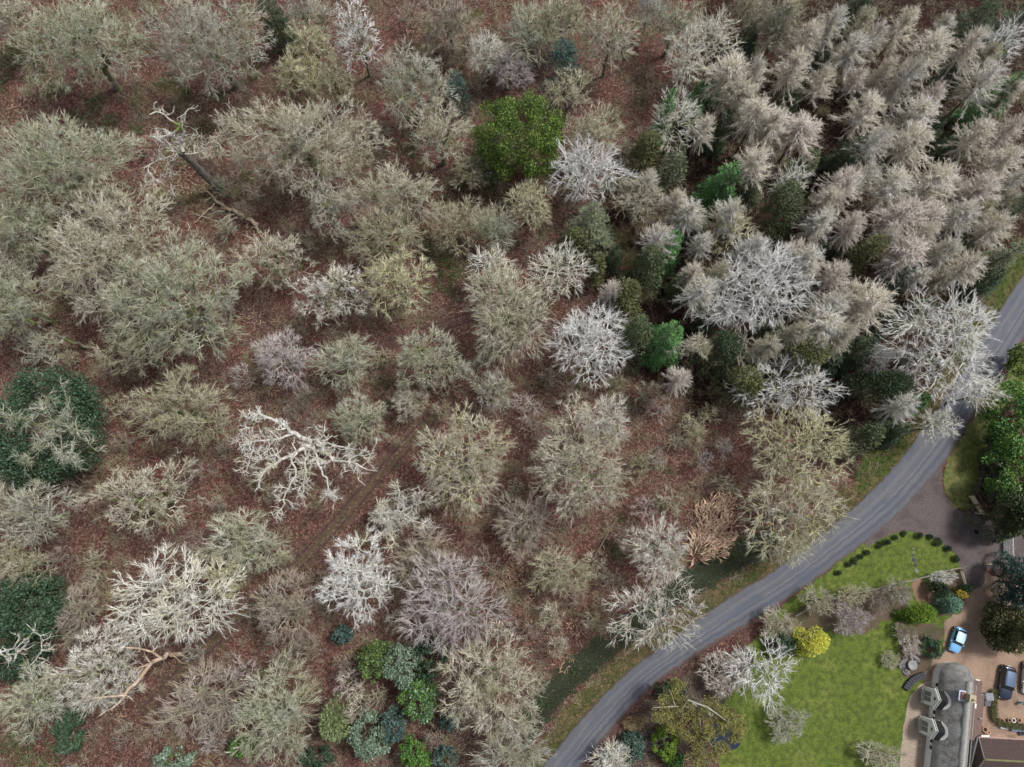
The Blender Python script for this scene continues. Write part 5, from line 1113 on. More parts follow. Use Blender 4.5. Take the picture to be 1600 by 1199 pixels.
d = unit(RG.normal(size=(n, 3)) + [0, 0, .2]); sd_ = unit(np.cross(d, RG.normal(size=d.shape)))
tag(obj('bramble', [blades(np.stack([p[:, 0], p[:, 1], z], 1), d, sd_, RG.uniform(.16, .34, n), RG.uniform(.09, .18, n))], LF['dgreen']), 'dark green bramble and ivy patches between the bare trees', 'bramble', kind='stuff')
# collapsed bracken: curved pale fronds
BK_ = [(1112, 812, 24), (1118, 842, 26), (1095, 855, 20), (1125, 790, 16), (300, 285, 26), (330, 300, 18), (285, 260, 14), (395, 588, 24), (410, 612, 20), (805, 898, 22), (790, 922, 18), (850, 880, 14), (395, 495, 22), (430, 522, 18), (935, 870, 16), (920, 892, 16), (870, 1012, 18), (905, 985, 16), (880, 1040, 14), (60, 190, 14), (28, 175, 18),
       (228, 1120, 10), (240, 1150, 12), (185, 1115, 12), (455, 985, 10), (395, 345, 14), (250, 265, 14), (345, 215, 10), (645, 45, 16), (660, 30, 12), (380, 395, 12), (825, 935, 12), (1080, 800, 12), (960, 1000, 12)]
def fronds(pts, L, Wd, zlo, zhi, hd=None):
    n = len(pts); a = hd if hd is not None else RG.uniform(0, 2 * PI, n); b_ = a + RG.normal(size=n) * .55
    z0 = ground_z(pts[:, 0], pts[:, 1]) + RG.uniform(zlo, zhi, n); l = RG.uniform(.6, 1.3, n) * L
    p0 = np.stack([pts[:, 0], pts[:, 1], z0], 1); p1 = p0 + np.stack([np.cos(a) * l * .5, np.sin(a) * l * .5, .16 + 0 * a], 1); p2 = p1 + np.stack([np.cos(b_) * l * .5, np.sin(b_) * l * .5, -.2 + 0 * a], 1)
    s0 = np.stack([-np.sin(a), np.cos(a), RG.normal(size=n) * .5], 1) * Wd * .5; s1 = np.stack([-np.sin(b_), np.cos(b_), RG.normal(size=n) * .5], 1) * Wd * .5
    V = np.stack([p0 - s0 * .3, p0 + s0 * .3, p1 - s1, p1 + s1, p2], 1).reshape(-1, 3); o = (np.arange(n) * 5)[:, None]
    return [(V, np.array([[0, 1, 3, 2]]) + o), (V.copy(), np.array([[2, 3, 4]]) + o)]
p = patch_pts(BK_[:4], 14); q = patch_pts(BK_[4:], 5.5)
cc = P(1085, 870, 0); hd = np.arctan2(p[:, 1] - cc.y, p[:, 0] - cc.x) + RG.normal(size=len(p)) * .55
ch = fronds(p, 1.35, .17, .1, .6, hd); ch2 = fronds(q, .8, .12, .02, .22)
# both halves of each frond share one island
def merge(ch):
    V = ch[0][0]; return [(V, np.concatenate([ch[0][1]])), (V, ch[1][1])]
tag(obj('bracken', merge(ch), LF['fern']), 'tan heap of collapsed bracken fronds above the ditch and road', 'bracken', kind='stuff')
FERN2 = leaf_mat('leaf_bracken_dull', (0.36, 0.245, 0.17), (0.22, 0.14, 0.10), rough=.85, lo=.35, hi=1.7)
tag(obj('bracken', merge(ch2), FERN2), 'scattered brown dead bracken patches on the woodland floor', 'bracken', kind='stuff')
# grass tufts on lawns and verges
n = 150000
xy = np.stack([RG.uniform(-10, 92, n), RG.uniform(-36, 96, n)], 1); X, Y = xy[:, 0], xy[:, 1]
dr = sdist(roadpoly, X, Y); bad = np.minimum(np.minimum(dr, sdist(W(APRON), X, Y)), np.minimum(np.minimum(sdist(W(GRAVEL), X, Y), sdist(W(PATIO), X, Y)), sdist(W(SIDEPATH), X, Y)))
lwn = np.minimum(np.minimum(sdist(W(LAWN), X, Y), sdist(W(TRILAWN), X, Y)), sdist(W(VERGE_R), X, Y)); ix = np.clip(((X + 98) / GS).astype(int) + 4, 0, nx - 1); iy = np.clip(((Y + 38) / GS).astype(int) + 4, 0, ny - 1)
keep = (bad > .05) & ((lwn < .2) | (grass[iy, ix] > .4) | ((ldist(resample(W(DITCH), 2), X, Y) < 2.3) & (RG.random(n) < .5))) ; xy = xy[keep]; lw = lwn[keep] < 0; n = len(xy)
d = unit(RG.normal(size=(n, 3)) * [1, 1, .3] + [0, 0, .9]); z = np.where(lw, .0, ground_z(xy[:, 0], xy[:, 1])); S = np.stack([xy[:, 0], xy[:, 1], z], 1)
sd_ = unit(np.cross(d, RG.normal(size=d.shape))); l = np.where(lw, .09, .22) * RG.uniform(.6, 1.5, n)
GRM = leaf_mat('grass_blades', (.13, .165, .03), (.21, .20, .06), rough=.8, lo=.4, hi=1.6)
tag(obj('grass', [blades(S, d, sd_, l, .06)], GRM), 'short green grass tufts on the lawns and road verges', 'grass', kind='stuff')

# ------------------------------------------------------------------ thatched cottage
O = (P(1468, 1090, 2.4) + P(1520, 1090, 2.4)) / 2; O.z = 0
ax_n = (P(1470, 1060, 2.4) - P(1456.5, 1199, 2.4)).normalized(); ANG = math.atan2(ax_n.y, ax_n.x) - PI / 2
HW = (P(1520, 1090, 2.4) - P(1468, 1090, 2.4)).length / 2
VN = (P(1494, 1036, 2.4) - P(1494, 1090, 2.4)).length - HW; VS = -17.0
cot = empty('thatched_cottage', O, ANG); tag(cot, 'white-walled cottage with a long rounded grey thatched roof and two little gabled bays', 'cottage')
WHITE = plain('white_render', (.88, .87, .84), .8, var=.06, scale=1.5)
m, t, b = newmat('thatch'); uvn = t.nodes.new('ShaderNodeUVMap'); mp = t.nodes.new('ShaderNodeMapping'); mp.inputs['Scale'].default_value = (5.0, .7, 1); t.links.new(uvn.outputs[0], mp.inputs[0])
a1 = noise(t, 1.6, 6, .75, mp.outputs[0]); a2 = noise(t, .8, 5, .7, dist=.8); a3 = noise(t, 9, 4, .8)
c = ramp(t, a1, [(.3, (.13, .125, .115)), (.5, (.29, .28, .265)), (.7, (.50, .485, .46))]); c = mixc(t, mrange(t, a2, .44, .62, 0, .8), c, (.12, .11, .10)); c = mixc(t, mrange(t, noise(t, .6, 4, .7, dist=1.2), .52, .66, 0, .7), c, (.40, .385, .36)); c = mixc(t, mrange(t, a3, .5, .8, 0, .4), c, (.38, .37, .35))
t.links.new(c, b.inputs['Base Color']); b.inputs['Roughness'].default_value = .95; bump(t, b, a1, .6, .05); THATCH = m
def stadium(hw, n=14, vn=VN):
    pts = [(-hw, VS)] + [(-hw, VS + (vn - VS) * k / 24) for k in range(1, 24)]
    pts += [(-hw * math.cos(PI * k / n), vn + hw * math.sin(PI * k / n)) for k in range(n + 1)]
    pts += [(hw, vn - (vn - VS) * k / 24) for k in range(1, 25)]; return np.array(pts)
ZE, ZR = 2.35, 5.3
pe = stadium(HW); rdg = np.stack([0 * pe[:, 0], np.minimum(pe[:, 1], VN)], 1)
prof = [(-.04, ZE - .32), (0, ZE - .28), (0, ZE), (.18, ZE + .62), (.38, ZE + 1.28), (.58, ZE + 1.9), (.78, ZE + 2.45), (.92, ZE + 2.78), (1.0, ZR - .02)]
wob = lambda k, j: .05 * math.sin(k * 1.7 + j) + .04 * math.sin(k * .6 + 2 * j)
rows = [np.concatenate([pe * (1 - f) + rdg * f, np.array([[z + (wob(k, j) if 2 < j < 8 else 0)] for k in range(len(pe))])], 1) for j, (f, z) in enumerate(prof)]
rows.insert(0, np.concatenate([stadium(HW - .5), np.full((len(pe), 1), ZE - .30)], 1))
Vt = np.concatenate(rows); npz = len(pe); F = []
for j in range(len(rows) - 1):
    for i_ in range(npz - 1): F.append([j * npz + i_, j * npz + i_ + 1, (j + 1) * npz + i_ + 1, (j + 1) * npz + i_])
me = mesh_from('roof', [(Vt, np.array(F)[:, ::-1])], THATCH, True)
uv = me.uv_layers.new(name='UVMap'); vi = np.zeros(len(me.loops), np.int32); me.loops.foreach_get('vertex_index', vi)
per = np.concatenate([[0], np.cumsum(np.linalg.norm(pe[1:] - pe[:-1], axis=1))]); U = np.stack([np.tile(per, len(rows)), np.repeat(np.arange(len(rows)) * .5, npz)], 1)[vi]; uv.data.foreach_set('uv', U.astype(np.float32).ravel())
roof = link('roof', me, cot)
# ridge cap: raised ornamental band
cap = []
for s_ in (-1, 1):
    pts_ = [(s_ * .46, VS, ZR - .36), (s_ * .46, VN + .1, ZR - .36)]
rv = np.array([[x_ + (0 if abs(x_) < .3 else .03 * math.sin(v_ * 3)), v_, z_] for v_ in np.linspace(VS, VN + .3, 60) for x_, z_ in ((-.42, ZR - .36), (-.40, ZR - .26), (-.2, ZR - .03), (0, ZR + .07), (.2, ZR - .03), (.40, ZR - .26), (.42, ZR - .36))])
RFc = np.array([[a_ * 7 + b_, a_ * 7 + b_ + 1, a_ * 7 + 8 + b_, a_ * 7 + 7 + b_] for a_ in range(59) for b_ in range(6)])
RIDGE = plain('thatch_ridge', (.34, .33, .31), .95, var=.35, scale=6, bmp=.5)
obj('ridge_cap', [(rv, RFc)], RIDGE, roof, True)
for u_ in (.72, 1.25): obj('ridge_rod', [tubes([[u_, VS, ZR - .5 * u_ ** 1.0 - .10 + (.0 if u_ < 1 else -.05)]], [[u_, VN, ZR - .5 * u_ - .10 + (.0 if u_ < 1 else -.05)]], .04, .04, 5)], plain('hazel_rod', (.42, .40, .36), .9), roof)
# walls
wl = stadium(HW - .16); n_ = len(wl)
Vw = np.concatenate([np.concatenate([wl, np.full((n_, 1), z_)], 1) for z_ in (0, ZE - .1)])
obj('wall', [(Vw, np.array([[i_, i_ + 1, n_ + i_ + 1, n_ + i_] for i_ in range(n_ - 1)])[:, ::-1])], WHITE, cot)
DARKG = plain('window_glass', (.02, .022, .026), .15, var=.1); DARKG.node_tree.nodes['Principled BSDF'].inputs['Specular IOR Level'].default_value = .7
SLATE = plain('dark_slate', (.014, .013, .012), .55, var=.4, scale=7, bmp=.3)
LEAD = plain('lead_flashing', (.48, .53, .66), .5, var=.1)
def v_of(py): return -(P(1464, py, 2) - P(1464, 1090, 2)).length * (1 if py > 1090 else -1)
for py in (1083, 1127, 1173):
    v_ = v_of(py)
    for k_ in (-.42, .42):
        wi = obj('window', [box(-HW + .10, -HW + .17, v_ + k_ - .27, v_ + k_ + .27, 1.1, 1.9)], WHITE, cot)
        obj('pane', [box(-HW + .07, -HW + .10, v_ + k_ - .22, v_ + k_ + .22, 1.15, 1.85)], DARKG, wi)
def bay(v0):
    w_, dp = 1.1, 1.35; u0, u1 = -HW - dp + .3, -HW + .12
    bb = obj('bay', [box(u0, u1 - .1, v0 - w_, v0 + w_, 0, 3.05)], WHITE, cot)
    g = np.array([[u0, v0 - w_, 3.05], [u0, v0 + w_, 3.05], [u0, v0, 4.05], [u0 + .05, v0 - w_, 3.05], [u0 + .05, v0 + w_, 3.05], [u0 + .05, v0, 4.05]])
    obj('gable', [(g, np.array([[0, 2, 1], [3, 4, 5]])), (g, np.array([[0, 3, 5, 2], [1, 2, 5, 4]]))], WHITE, bb)
    RT = []
    for s_ in (-1, 1):
        a_ = np.array([[u0 + .25, v0 + s_ * (w_ + .16), 2.96], [u1 + .1, v0 + s_ * (w_ + .16), 2.96], [u1 + .1, v0, 4.12], [u0 + .25, v0, 4.12]]); b2 = a_ + [0, 0, -.07]
        RT.append((np.concatenate([a_, b2]), np.array([[0, 1, 2, 3], [7, 6, 5, 4], [0, 4, 5, 1], [2, 6, 7, 3], [3, 7, 4, 0], [1, 5, 6, 2]])))
    rf_ = obj('bay_roof', RT, SLATE, bb)
    BG = [tubes([[u0 + .1, v0 + s_ * (w_ + .22), 2.93]], [[u0 + .1, v0, 4.16]], .10, .10, 4) for s_ in (-1, 1)] + [tubes([[u0 + .36, v0 + s_ * (w_ + .2), 2.97]], [[u0 + .36, v0, 4.17]], .05, .05, 4) for s_ in (-1, 1)]
    obj('bargeboard', BG, WHITE, rf_)
    # rounded white apron where the bay meets the thatch
    zth = lambda u_: float(np.interp((HW - abs(u_)) / HW, [q_[0] for q_ in prof[2:]], [q_[1] for q_ in prof[2:]])) if abs(u_) < HW else ZE - .1
    th = np.linspace(-PI * .52, PI * .52, 17); A_ = []
    for r_, dz in ((.92, .02), (.94, .12), (1.24, .12), (1.28, .0)):
        A_ += [[-HW + .10 + math.cos(t_) * r_ * .62, v0 + math.sin(t_) * r_, max(zth(-HW + .10 + math.cos(t_) * r_ * .62), ZE) + dz] for t_ in th]
    A_ = np.array(A_); FF = np.array([[j_ * 17 + i_, j_ * 17 + i_ + 1, (j_ + 1) * 17 + i_ + 1, (j_ + 1) * 17 + i_] for j_ in range(3) for i_ in range(16)])
    obj('apron', [(A_, FF[:, ::-1])], WHITE, bb)
    wi = obj('window', [box(u0 - .05, u0, v0 - .72, v0 + .72, .8, 2.5)], WHITE, bb); obj('pane', [box(u0 - .07, u0 - .05, v0 - .64, v0 - .04, .9, 2.4), box(u0 - .07, u0 - .05, v0 + .04, v0 + .64, .9, 2.4)], plain('window_glass_grey', (.22, .22, .20), .2), wi)
    obj('vent', [box(u0 - .03, u0, v0 - .2, v0 + .2, 3.1, 3.45)], DARKG, bb)
    obj('window_ledge', [box(u0 - .45, u0 - .08, v0 - .85, v0 + .85, .68, .78)], plain('stone_sill', (.38, .36, .30), .9), bb)
bay(v_of(1099)); bay(v_of(1147))
# chimney
cx_, cv_ = -.45, v_of(1083)
ch_ = obj('chimney', [box(cx_ - .1, cx_ + .62, cv_ - .42, cv_ + .42, 3.6, 6.3), box(cx_ - .16, cx_ + .68, cv_ - .48, cv_ + .48, 6.3, 6.42)], plain('chimney_brick', (.42, .37, .24), .9, var=.3, scale=8), cot)
obj('flashing', [box(cx_ - .85, cx_ - .62, cv_ - .68, cv_ + .62, 5.02, 5.16), box(cx_ - .62, cx_ + .5, cv_ + .5, cv_ + .68, 4.85, 5.1), box(cx_ - .62, cx_ + .0, cv_ - .68, cv_ - .52, 4.9, 5.1)], LEAD, ch_)
obj('chimney_back', [box(cx_ - .62, cx_ - .1, cv_ - .45, cv_ + .45, 4.6, 5.35)], plain('red_brick', (.30, .16, .12), .9, var=.3, scale=8), ch_)
obj('chimney_pot', [lathe([(.001, 6.42), (.16, 6.42), (.13, 6.85), (.09, 6.85), (.09, 6.5)], 12, (cx_ + .3, cv_ - .12))], plain('buff_pot', (.72, .56, .42), .8), ch_, True)
# lean-to with tiled roof on the east side
TILE = plain('clay_tile', (.15, .10, .085), .85, var=.35, scale=5, bmp=.3)
va, vb, vc = v_of(1150), v_of(1077), v_of(1056)
for (p0, p1, ue) in ((va, vb, HW + 1.75), (vb, vc, HW + 1.35)):
    V4 = np.array([[HW - .3, p0, 2.75], [ue, p0, 1.95], [ue, p1, 1.95], [HW - .3, p1, 2.75]]); V8 = np.concatenate([V4, V4 - [0, 0, .1]])
    lt = obj('lean_to', [box(HW - .16, ue - .15, p0 + .1, p1 - .1 if p1 == vc else p1 + .05, 0, 1.9)], WHITE, cot); obj('lean_to_roof', [(V8, np.array([[0, 1, 2, 3], [7, 6, 5, 4], [0, 4, 5, 1], [1, 5, 6, 2], [2, 6, 7, 3], [3, 7, 4, 0]]))], TILE, lt)
obj('skylight', [box(HW + .15, HW + .35, v_of(1096) - .3, v_of(1096) + .3, 2.62, 2.68)], WHITE, cot)
obj('flue', [tubes([[HW + 1.2, v_of(1114), 1.9], [HW + 1.2, v_of(1114), 2.5]], [[HW + 1.2, v_of(1114), 2.7], [HW + 1.2, v_of(1114), 2.8]], [.06, .13], [.06, .02], 8)], WHITE, cot, True)
obj('gable_vent', [box(HW + .2, HW + .75, vc, vc + .12, 2.0, 2.3)], WHITE, cot)

# second house with dark hipped tile roof
NW, SW_, RG_W = P(1529, 1153, 2.6), P(1512, 1222, 2.6), P(1538, 1187, 5.2)
ex = (P(1640, 1159, 2.6) - NW).normalized(); E1 = NW + ex * 22; R1 = RG_W + ex * 20; S1 = SW_ + ex * 24
hs = empty('tiled_house', Vector((NW.x, NW.y, 0))); o_ = Vector((NW.x, NW.y, 0)); tag(hs, 'house with dark brown hipped tile roof in the bottom right corner', 'house')
DTILE = plain('dark_brown_tile', (.085, .055, .05), .8, var=.4, scale=5, bmp=.4)
q = [np.array(v_ - o_) for v_ in (NW, E1, R1, RG_W, SW_, S1)]
rf = obj('roof', [(np.array([q[0], q[1], q[2], q[3], q[4], q[5]]), np.array([[0, 3, 2, 1], [3, 4, 5, 2]])), (np.array([q[0], q[3], q[4]]), np.array([[0, 2, 1]]))], DTILE, hs)
RT = plain('mossy_ridge_tile', (.20, .20, .09), .9, var=.4, scale=4)
obj('ridge_tile', [tubes([q[3] + [0, 0, .05]], [q[2] + [0, 0, .05]], .12, .12, 6)], RT, rf); obj('hip_tile', [tubes([q[0] + [0, 0, .04], q[4] + [0, 0, .04]], [q[3] + [0, 0, .05]] * 2, .07, .07, 6)], plain('hip_tile', (.25, .23, .2), .9), rf)
obj('gutter', [tubes([q[0] + [0, .06, -.05]], [q[1] + [0, .06, -.05]], .09, .09, 6)], plain('pink_gutter', (.42, .25, .22), .7), hs)
obj('gutter', [tubes([q[0] + [-.06, 0, -.05]], [q[4] + [-.06, 0, -.05]], .1, .1, 6)], WHITE, hs)
wv = [q[0] + [.35, -.35, 0], q[1] + [0, -.35, 0], q[5] + [0, .35, 0], q[4] + [.35, .35, 0]]; wv = np.array([[v_[0], v_[1], 0] for v_ in wv] + [[v_[0], v_[1], 2.5] for v_ in wv])
obj('wall', [(wv, np.array([[0, 1, 5, 4], [1, 2, 6, 5], [2, 3, 7, 6], [3, 0, 4, 7]]))], WHITE, hs)
obj('roof_window', [box(8.2, 9.0, -4.3, -3.9, 4.75, 4.85)], WHITE, hs)
for a_ in (.4, 6.8): obj('bracket', [box(a_, a_ + 1.1, .12, .3, 2.5, 2.62)], WHITE, hs)

# ------------------------------------------------------------------ cars
def car_mat(name, c, metal=.25): 
    m = plain(name, c, .28, metal, var=.04, coat=1.0); return m
TYRE = plain('tyre', (.02, .02, .02), .9); RIMM = plain('rim', (.45, .45, .47), .35, .8); TRIM = plain('black_trim', (.02, .02, .022), .5); LAMP = plain('lamp_glass', (.7, .72, .74), .15); TAIL = plain('tail_lamp', (.35, .02, .02), .3); PLATE = plain('number_plate', (.7, .7, .66), .5)
def make_car(name, centre, heading, L, Wd, Hh, paint, label, estate=False, roofsheen=None):
    """front along +y; body is lofted from cross-sections"""
    r = empty(name, centre, heading); tag(r, label, 'car')
    ys = np.array([-.5, -.485, -.44, -.36, -.2, 0, .2, .34, .42, .475, .497, .5]) * L
    hw = np.array([.36, .42, .47, .495, .5, .5, .498, .485, .46, .41, .36, .33]) * Wd
    zt = np.array([.42, .60, .66, .66, .655, .645, .64, .60, .54, .47, .40, .36]) * Hh; 
    if not estate: zt[1:3] *= 1.02
    zb = .17
    sec = []
    for y_, w_, z_ in zip(ys, hw, zt):
        pr = [(-w_ * .85, zb), (-w_, zb + .12), (-w_, z_ * .72), (-w_ * .97, z_ * .92), (-w_ * .84, z_), (-w_ * .4, z_ + .035), (0, z_ + .045), (w_ * .4, z_ + .035), (w_ * .84, z_), (w_ * .97, z_ * .92), (w_, z_ * .72), (w_, zb + .12), (w_ * .85, zb)]
        sec.append([(a, y_, b_) for a, b_ in pr])
    Vb = np.array(sec).reshape(-1, 3); m_ = 13; F = [[a * m_ + b_, a * m_ + b_ + 1, (a + 1) * m_ + b_ + 1, (a + 1) * m_ + b_] for a in range(len(ys) - 1) for b_ in range(m_ - 1)]
    cap0 = np.array([[0, 1, 11, 12], [1, 2, 10, 11], [2, 3, 9, 10], [3, 4, 8, 9], [4, 5, 7, 8]]); capn = cap0 + (len(ys) - 1) * m_
    body = obj('body', [(Vb, np.concatenate([np.array(F)[:, ::-1], cap0, capn[:, ::-1]]))], paint, r, True)
    # greenhouse: glass band then roof panel
    yr, yf = (-.44 if estate else -.43) * L, .20 * L; b0, b1 = -.34 * L if estate else -.30 * L, .07 * L
    zs = .635 * Hh; wg, wr = Wd * .455, Wd * .375
    lo = np.array([[-wg, yf - .12, zs], [-wg * .82, yf, zs], [wg * .82, yf, zs], [wg, yf - .12, zs], [wg, yr + .08, zs], [wg * .9, yr, zs], [-wg * .9, yr, zs], [-wg, yr + .08, zs]])
    hi = np.array([[-wr, b1 - .06, Hh * .965], [-wr * .85, b1, Hh * .965], [wr * .85, b1, Hh * .965], [wr, b1 - .06, Hh * .965], [wr, b0 + .04, Hh * .955], [wr * .9, b0 - .04, Hh * .95], [-wr * .9, b0 - .04, Hh * .95], [-wr, b0 + .04, Hh * .955]])
    GV = np.concatenate([lo, hi]); q_ = lambda i_: [i_, (i_ + 1) % 8, 8 + (i_ + 1) % 8, 8 + i_]
    for nm, fs in (('windscreen', [0, 1, 2]), ('side_window', [3]), ('rear_window', [4, 5, 6]), ('side_window', [7])):
        obj(nm, [(GV, np.array([q_(i_)[::-1] for i_ in fs]))], DARKG, r)
    rw = wr * 1.04; g = []
    ysr = np.linspace(b0 - .07, b1 + .05, 7)
    for k_, y_ in enumerate(ysr):
        e = 1 - .10 * (abs(k_ - 3) / 3) ** 3; zc_ = Hh * (1.0 - .012 * (abs(k_ - 3) / 3) ** 2)
        g.append([(-rw * e, y_, Hh * .95), (-rw * e * .9, y_, zc_ - .02), (-rw * .4, y_, zc_ + .005), (rw * .4, y_, zc_ + .005), (rw * e * .9, y_, zc_ - .02), (rw * e, y_, Hh * .95)])
    obj('roof', [(np.array(g).reshape(-1, 3), np.array([[a * 6 + b_, a * 6 + b_ + 1, a * 6 + b_ + 7, a * 6 + b_ + 6] for a in range(6) for b_ in range(5)])[:, ::-1])], roofsheen or paint, r, True)
    for s_ in (-1, 1):
        obj('pillar', [tubes([lo[0 if s_ < 0 else 3] + [0, -.02, 0], lo[7 if s_ < 0 else 4]], [hi[0 if s_ < 0 else 3], hi[7 if s_ < 0 else 4]], .035, .03, 5), tubes([[s_ * wg, -.06 * L, zs]], [[s_ * wr, -.08 * L, Hh * .96]], .03, .03, 4)], paint, r)
        obj('door_mirror', [box(*sorted((s_ * Wd * .5, s_ * (Wd * .5 + .2))), yf - .32, yf - .2, Hh * .60, Hh * .69)], paint, r)
        obj('headlight', [box(*sorted((s_ * Wd * .24, s_ * Wd * .40)), .452 * L, .478 * L, Hh * .40, Hh * .475)], LAMP, r)
        obj('tail_light', [box(*sorted((s_ * Wd * .34, s_ * Wd * .43)), -.492 * L, -.47 * L, Hh * .45, Hh * .60)], TAIL, r)
        for fy in (-.30, .31):
            wh = obj('wheel', [lathe([(.0, -.09), (.2, -.10), (.31, -.09), (.325, 0), (.31, .09), (.2, .10), (.0, .09)], 18)], TYRE, r, True); wh.rotation_euler = (0, PI / 2, 0); wh.location = (s_ * (Wd * .5 - .085), fy * L, .325)
            obj('rim', [lathe([(.0, -.105), (.15, -.108), (.19, -.10), (.19, .10), (.15, .108), (0, .105)], 10)], RIMM, wh)
    obj('bumper', [box(-Wd * .33, Wd * .33, .485 * L, .505 * L, .2, .34)], TRIM, r); obj('number_plate', [box(-.26, .26, -.512 * L, -.50 * L, Hh * .36, Hh * .44)], PLATE, r)
    obj('wiper', [tubes([[-.1, yf + .0, zs + .03], [.35, yf + .0, zs + .03]], [[-.45, yf - .18, zs + .16], [.0, yf - .18, zs + .16]], .012, .012, 3)], TRIM, r)
    return r
BLUE = car_mat('paint_blue', (.20, .50, .86), .0); BLUE_SHEEN = car_mat('blue_roof_sky_sheen', (.62, .84, .96), .0); NAVY = car_mat('paint_navy', (.025, .035, .06), .4); NAVY_SHEEN = car_mat('navy_roof_sky_sheen', (.10, .15, .24), .4); WCAR = car_mat('paint_white', (.78, .79, .8), .0)  # roof colours: sky reflection painted in as paler blues than the bodies
def head(a, b): v_ = P(*b, 0) - P(*a, 0); return math.atan2(v_.y, v_.x) - PI / 2
make_car('parked_car', Vector((P(1496, 1000, .7).x, P(1496, 1000, .7).y, .02)), head((1501, 985), (1492, 1013)), 3.55, 1.6, 1.45, BLUE, 'small light blue hatchback on the gravel beside the oval clipped conifer', roofsheen=BLUE_SHEEN)
make_car('parked_car', Vector((P(1573, 1067, .7).x, P(1573, 1067, .7).y, .02)), head((1577, 1044), (1570, 1090)), 4.6, 1.85, 1.5, NAVY, 'black-blue estate car parked on the gravel right of the cottage', True, NAVY_SHEEN)
make_car('parked_car', Vector((P(1609, 1060, .7).x, P(1609, 1060, .7).y, .02)), head((1611, 1040), (1607, 1085)), 4.4, 1.8, 1.5, WCAR, 'white car mostly cut off by the right edge of the picture', True)

# ------------------------------------------------------------------ garden walls, fences, gates, pots
WOOD = plain('weathered_wood', (.30, .27, .22), .9, var=.35, scale=6); NEWW = plain('new_timber', (.80, .64, .44), .8, var=.2, scale=5); PALEW = plain('pale_timber', (.52, .44, .36), .9, var=.3, scale=5)
HEDGE = LF['dark']; TERRA = plain('terracotta', (.42, .22, .14), .85, var=.2); STONE = plain('grey_stone', (.20, .19, .185), .9, var=.4, scale=4, bmp=.5); DSTONE = plain('dark_stone', (.055, .055, .065), .85, var=.4, scale=4, bmp=.5); SOIL2 = plain('dark_compost', (.03, .022, .018), 1)
def loc3(x, y, z=0): v_ = P(x, y, 0); return Vector((v_.x, v_.y, z))
fp = [(1240, 962), (1290, 936), (1350, 924), (1400, 911), (1430, 905), (1475, 891), (1500, 887)]
f0 = loc3(*fp[0]); fn = empty('garden_fence', f0); rr_ = resample(np.array([list(loc3(*q_)) for q_ in fp]), 1.8, smooth=1) - np.array(f0)
for p_ in rr_: obj('post', [box(p_[0] - .05, p_[0] + .05, p_[1] - .05, p_[1] + .05, 0, 1.05)], WOOD, fn)
obj('rail', [tubes(rr_[:-1] + [0, 0, z_], rr_[1:] + [0, 0, z_], .05, .05, 4) for z_ in (.35, .7, 1.0)], WOOD, fn); tag(fn, 'low grey wooden fence curving along the lower side of the grass triangle', 'fence')
def fiveb(name, a, b, mt, label, cat='gate', zb=.2, zt=1.2, bars=5, lean=0.0):
    A_, B_ = loc3(*a), loc3(*b); g = empty(name, A_); v_ = np.array(B_ - A_); L_ = np.linalg.norm(v_); u_ = v_ / L_; nrm = np.array([-u_[1], u_[0], 0])
    def pt(s, z_): return u_ * s + np.array([0, 0, z_]) + nrm * lean * z_
    zs_ = np.linspace(zb, zt, bars)
    obj('bar', [tubes([pt(0, z_)], [pt(L_, z_)], .065, .065, 4) for z_ in zs_], mt, g); obj('brace', [tubes([pt(.1, zb)], [pt(L_ * .5, zt)], .04, .04, 4), tubes([pt(L_ - .1, zb)], [pt(L_ * .5, zt)], .04, .04, 4)], mt, g)
    for s in (0, L_): obj('gate_post', [tubes([pt(s, 0) + [0, 0, -.05]], [pt(s, zt + .15)], .08, .08, 6)], mt, g)
    tag(g, label, cat); return g
fiveb('field_gate', (1514, 776), (1531, 803), NEWW, 'new pale timber five-bar gate beside the dark feathery conifer')
fiveb('field_gate', (1500, 874 + 17), (1510, 926), PALEW, 'pale wooden drive gate at the end of the low grey fence', bars=4, lean=-.3)
fiveb('field_gate', (1567, 840), (1568, 868), plain('white_paint', (.8, .8, .8), .5), 'white painted gate half hidden under the blue-dark conifer', bars=7, zt=1.7, lean=.2)
def beam(name, a, b, mt, label, cat, w_=.08, h_=.5, z0=.0):
    A_, B_ = loc3(*a), loc3(*b); v_ = np.array(B_ - A_); 
    g = obj(name, [tubes([[0, 0, z0 + h_]], [list(v_ + [0, 0, z0 + h_])], w_, w_, 5), tubes([[0, 0, 0], list(v_)], [[0, 0, z0 + h_], list(v_ + [0, 0, z0 + h_])], w_ * .8, w_ * .8, 5)], mt, loc=A_); return tag(g, label, cat)
beam('rail', (1538, 882), (1556, 881), NEWW, 'single pale timber rail across the verge left of the blue-dark conifer', 'rail', .09)
beam('rail', (1522, 802), (1542, 805), plain('white_rail', (.7, .7, .7), .6), 'whitish rail on the ground at the lower end of the five-bar gate', 'rail', .06, .3)
# wire fence posts behind the right verge
wf = loc3(1548, 655); w_ = empty('wire_fence', wf); pp = resample(np.array([list(loc3(*q_)) for q_ in [(1548, 655), (1540, 700), (1530, 740), (1520, 772)]]), 2.0, smooth=0) - np.array(wf)
for p_ in pp: obj('post', [box(p_[0] - .05, p_[0] + .05, p_[1] - .05, p_[1] + .05, 0, 1.2)], WOOD, w_)
obj('wire', [tubes(pp[:-1] + [0, 0, z_], pp[1:] + [0, 0, z_], .012, .012, 3) for z_ in (.4, .8, 1.1)], plain('wire', (.35, .35, .35), .5, .6), w_); tag(w_, 'grey wire fence on posts along the right verge below the laurels', 'fence')
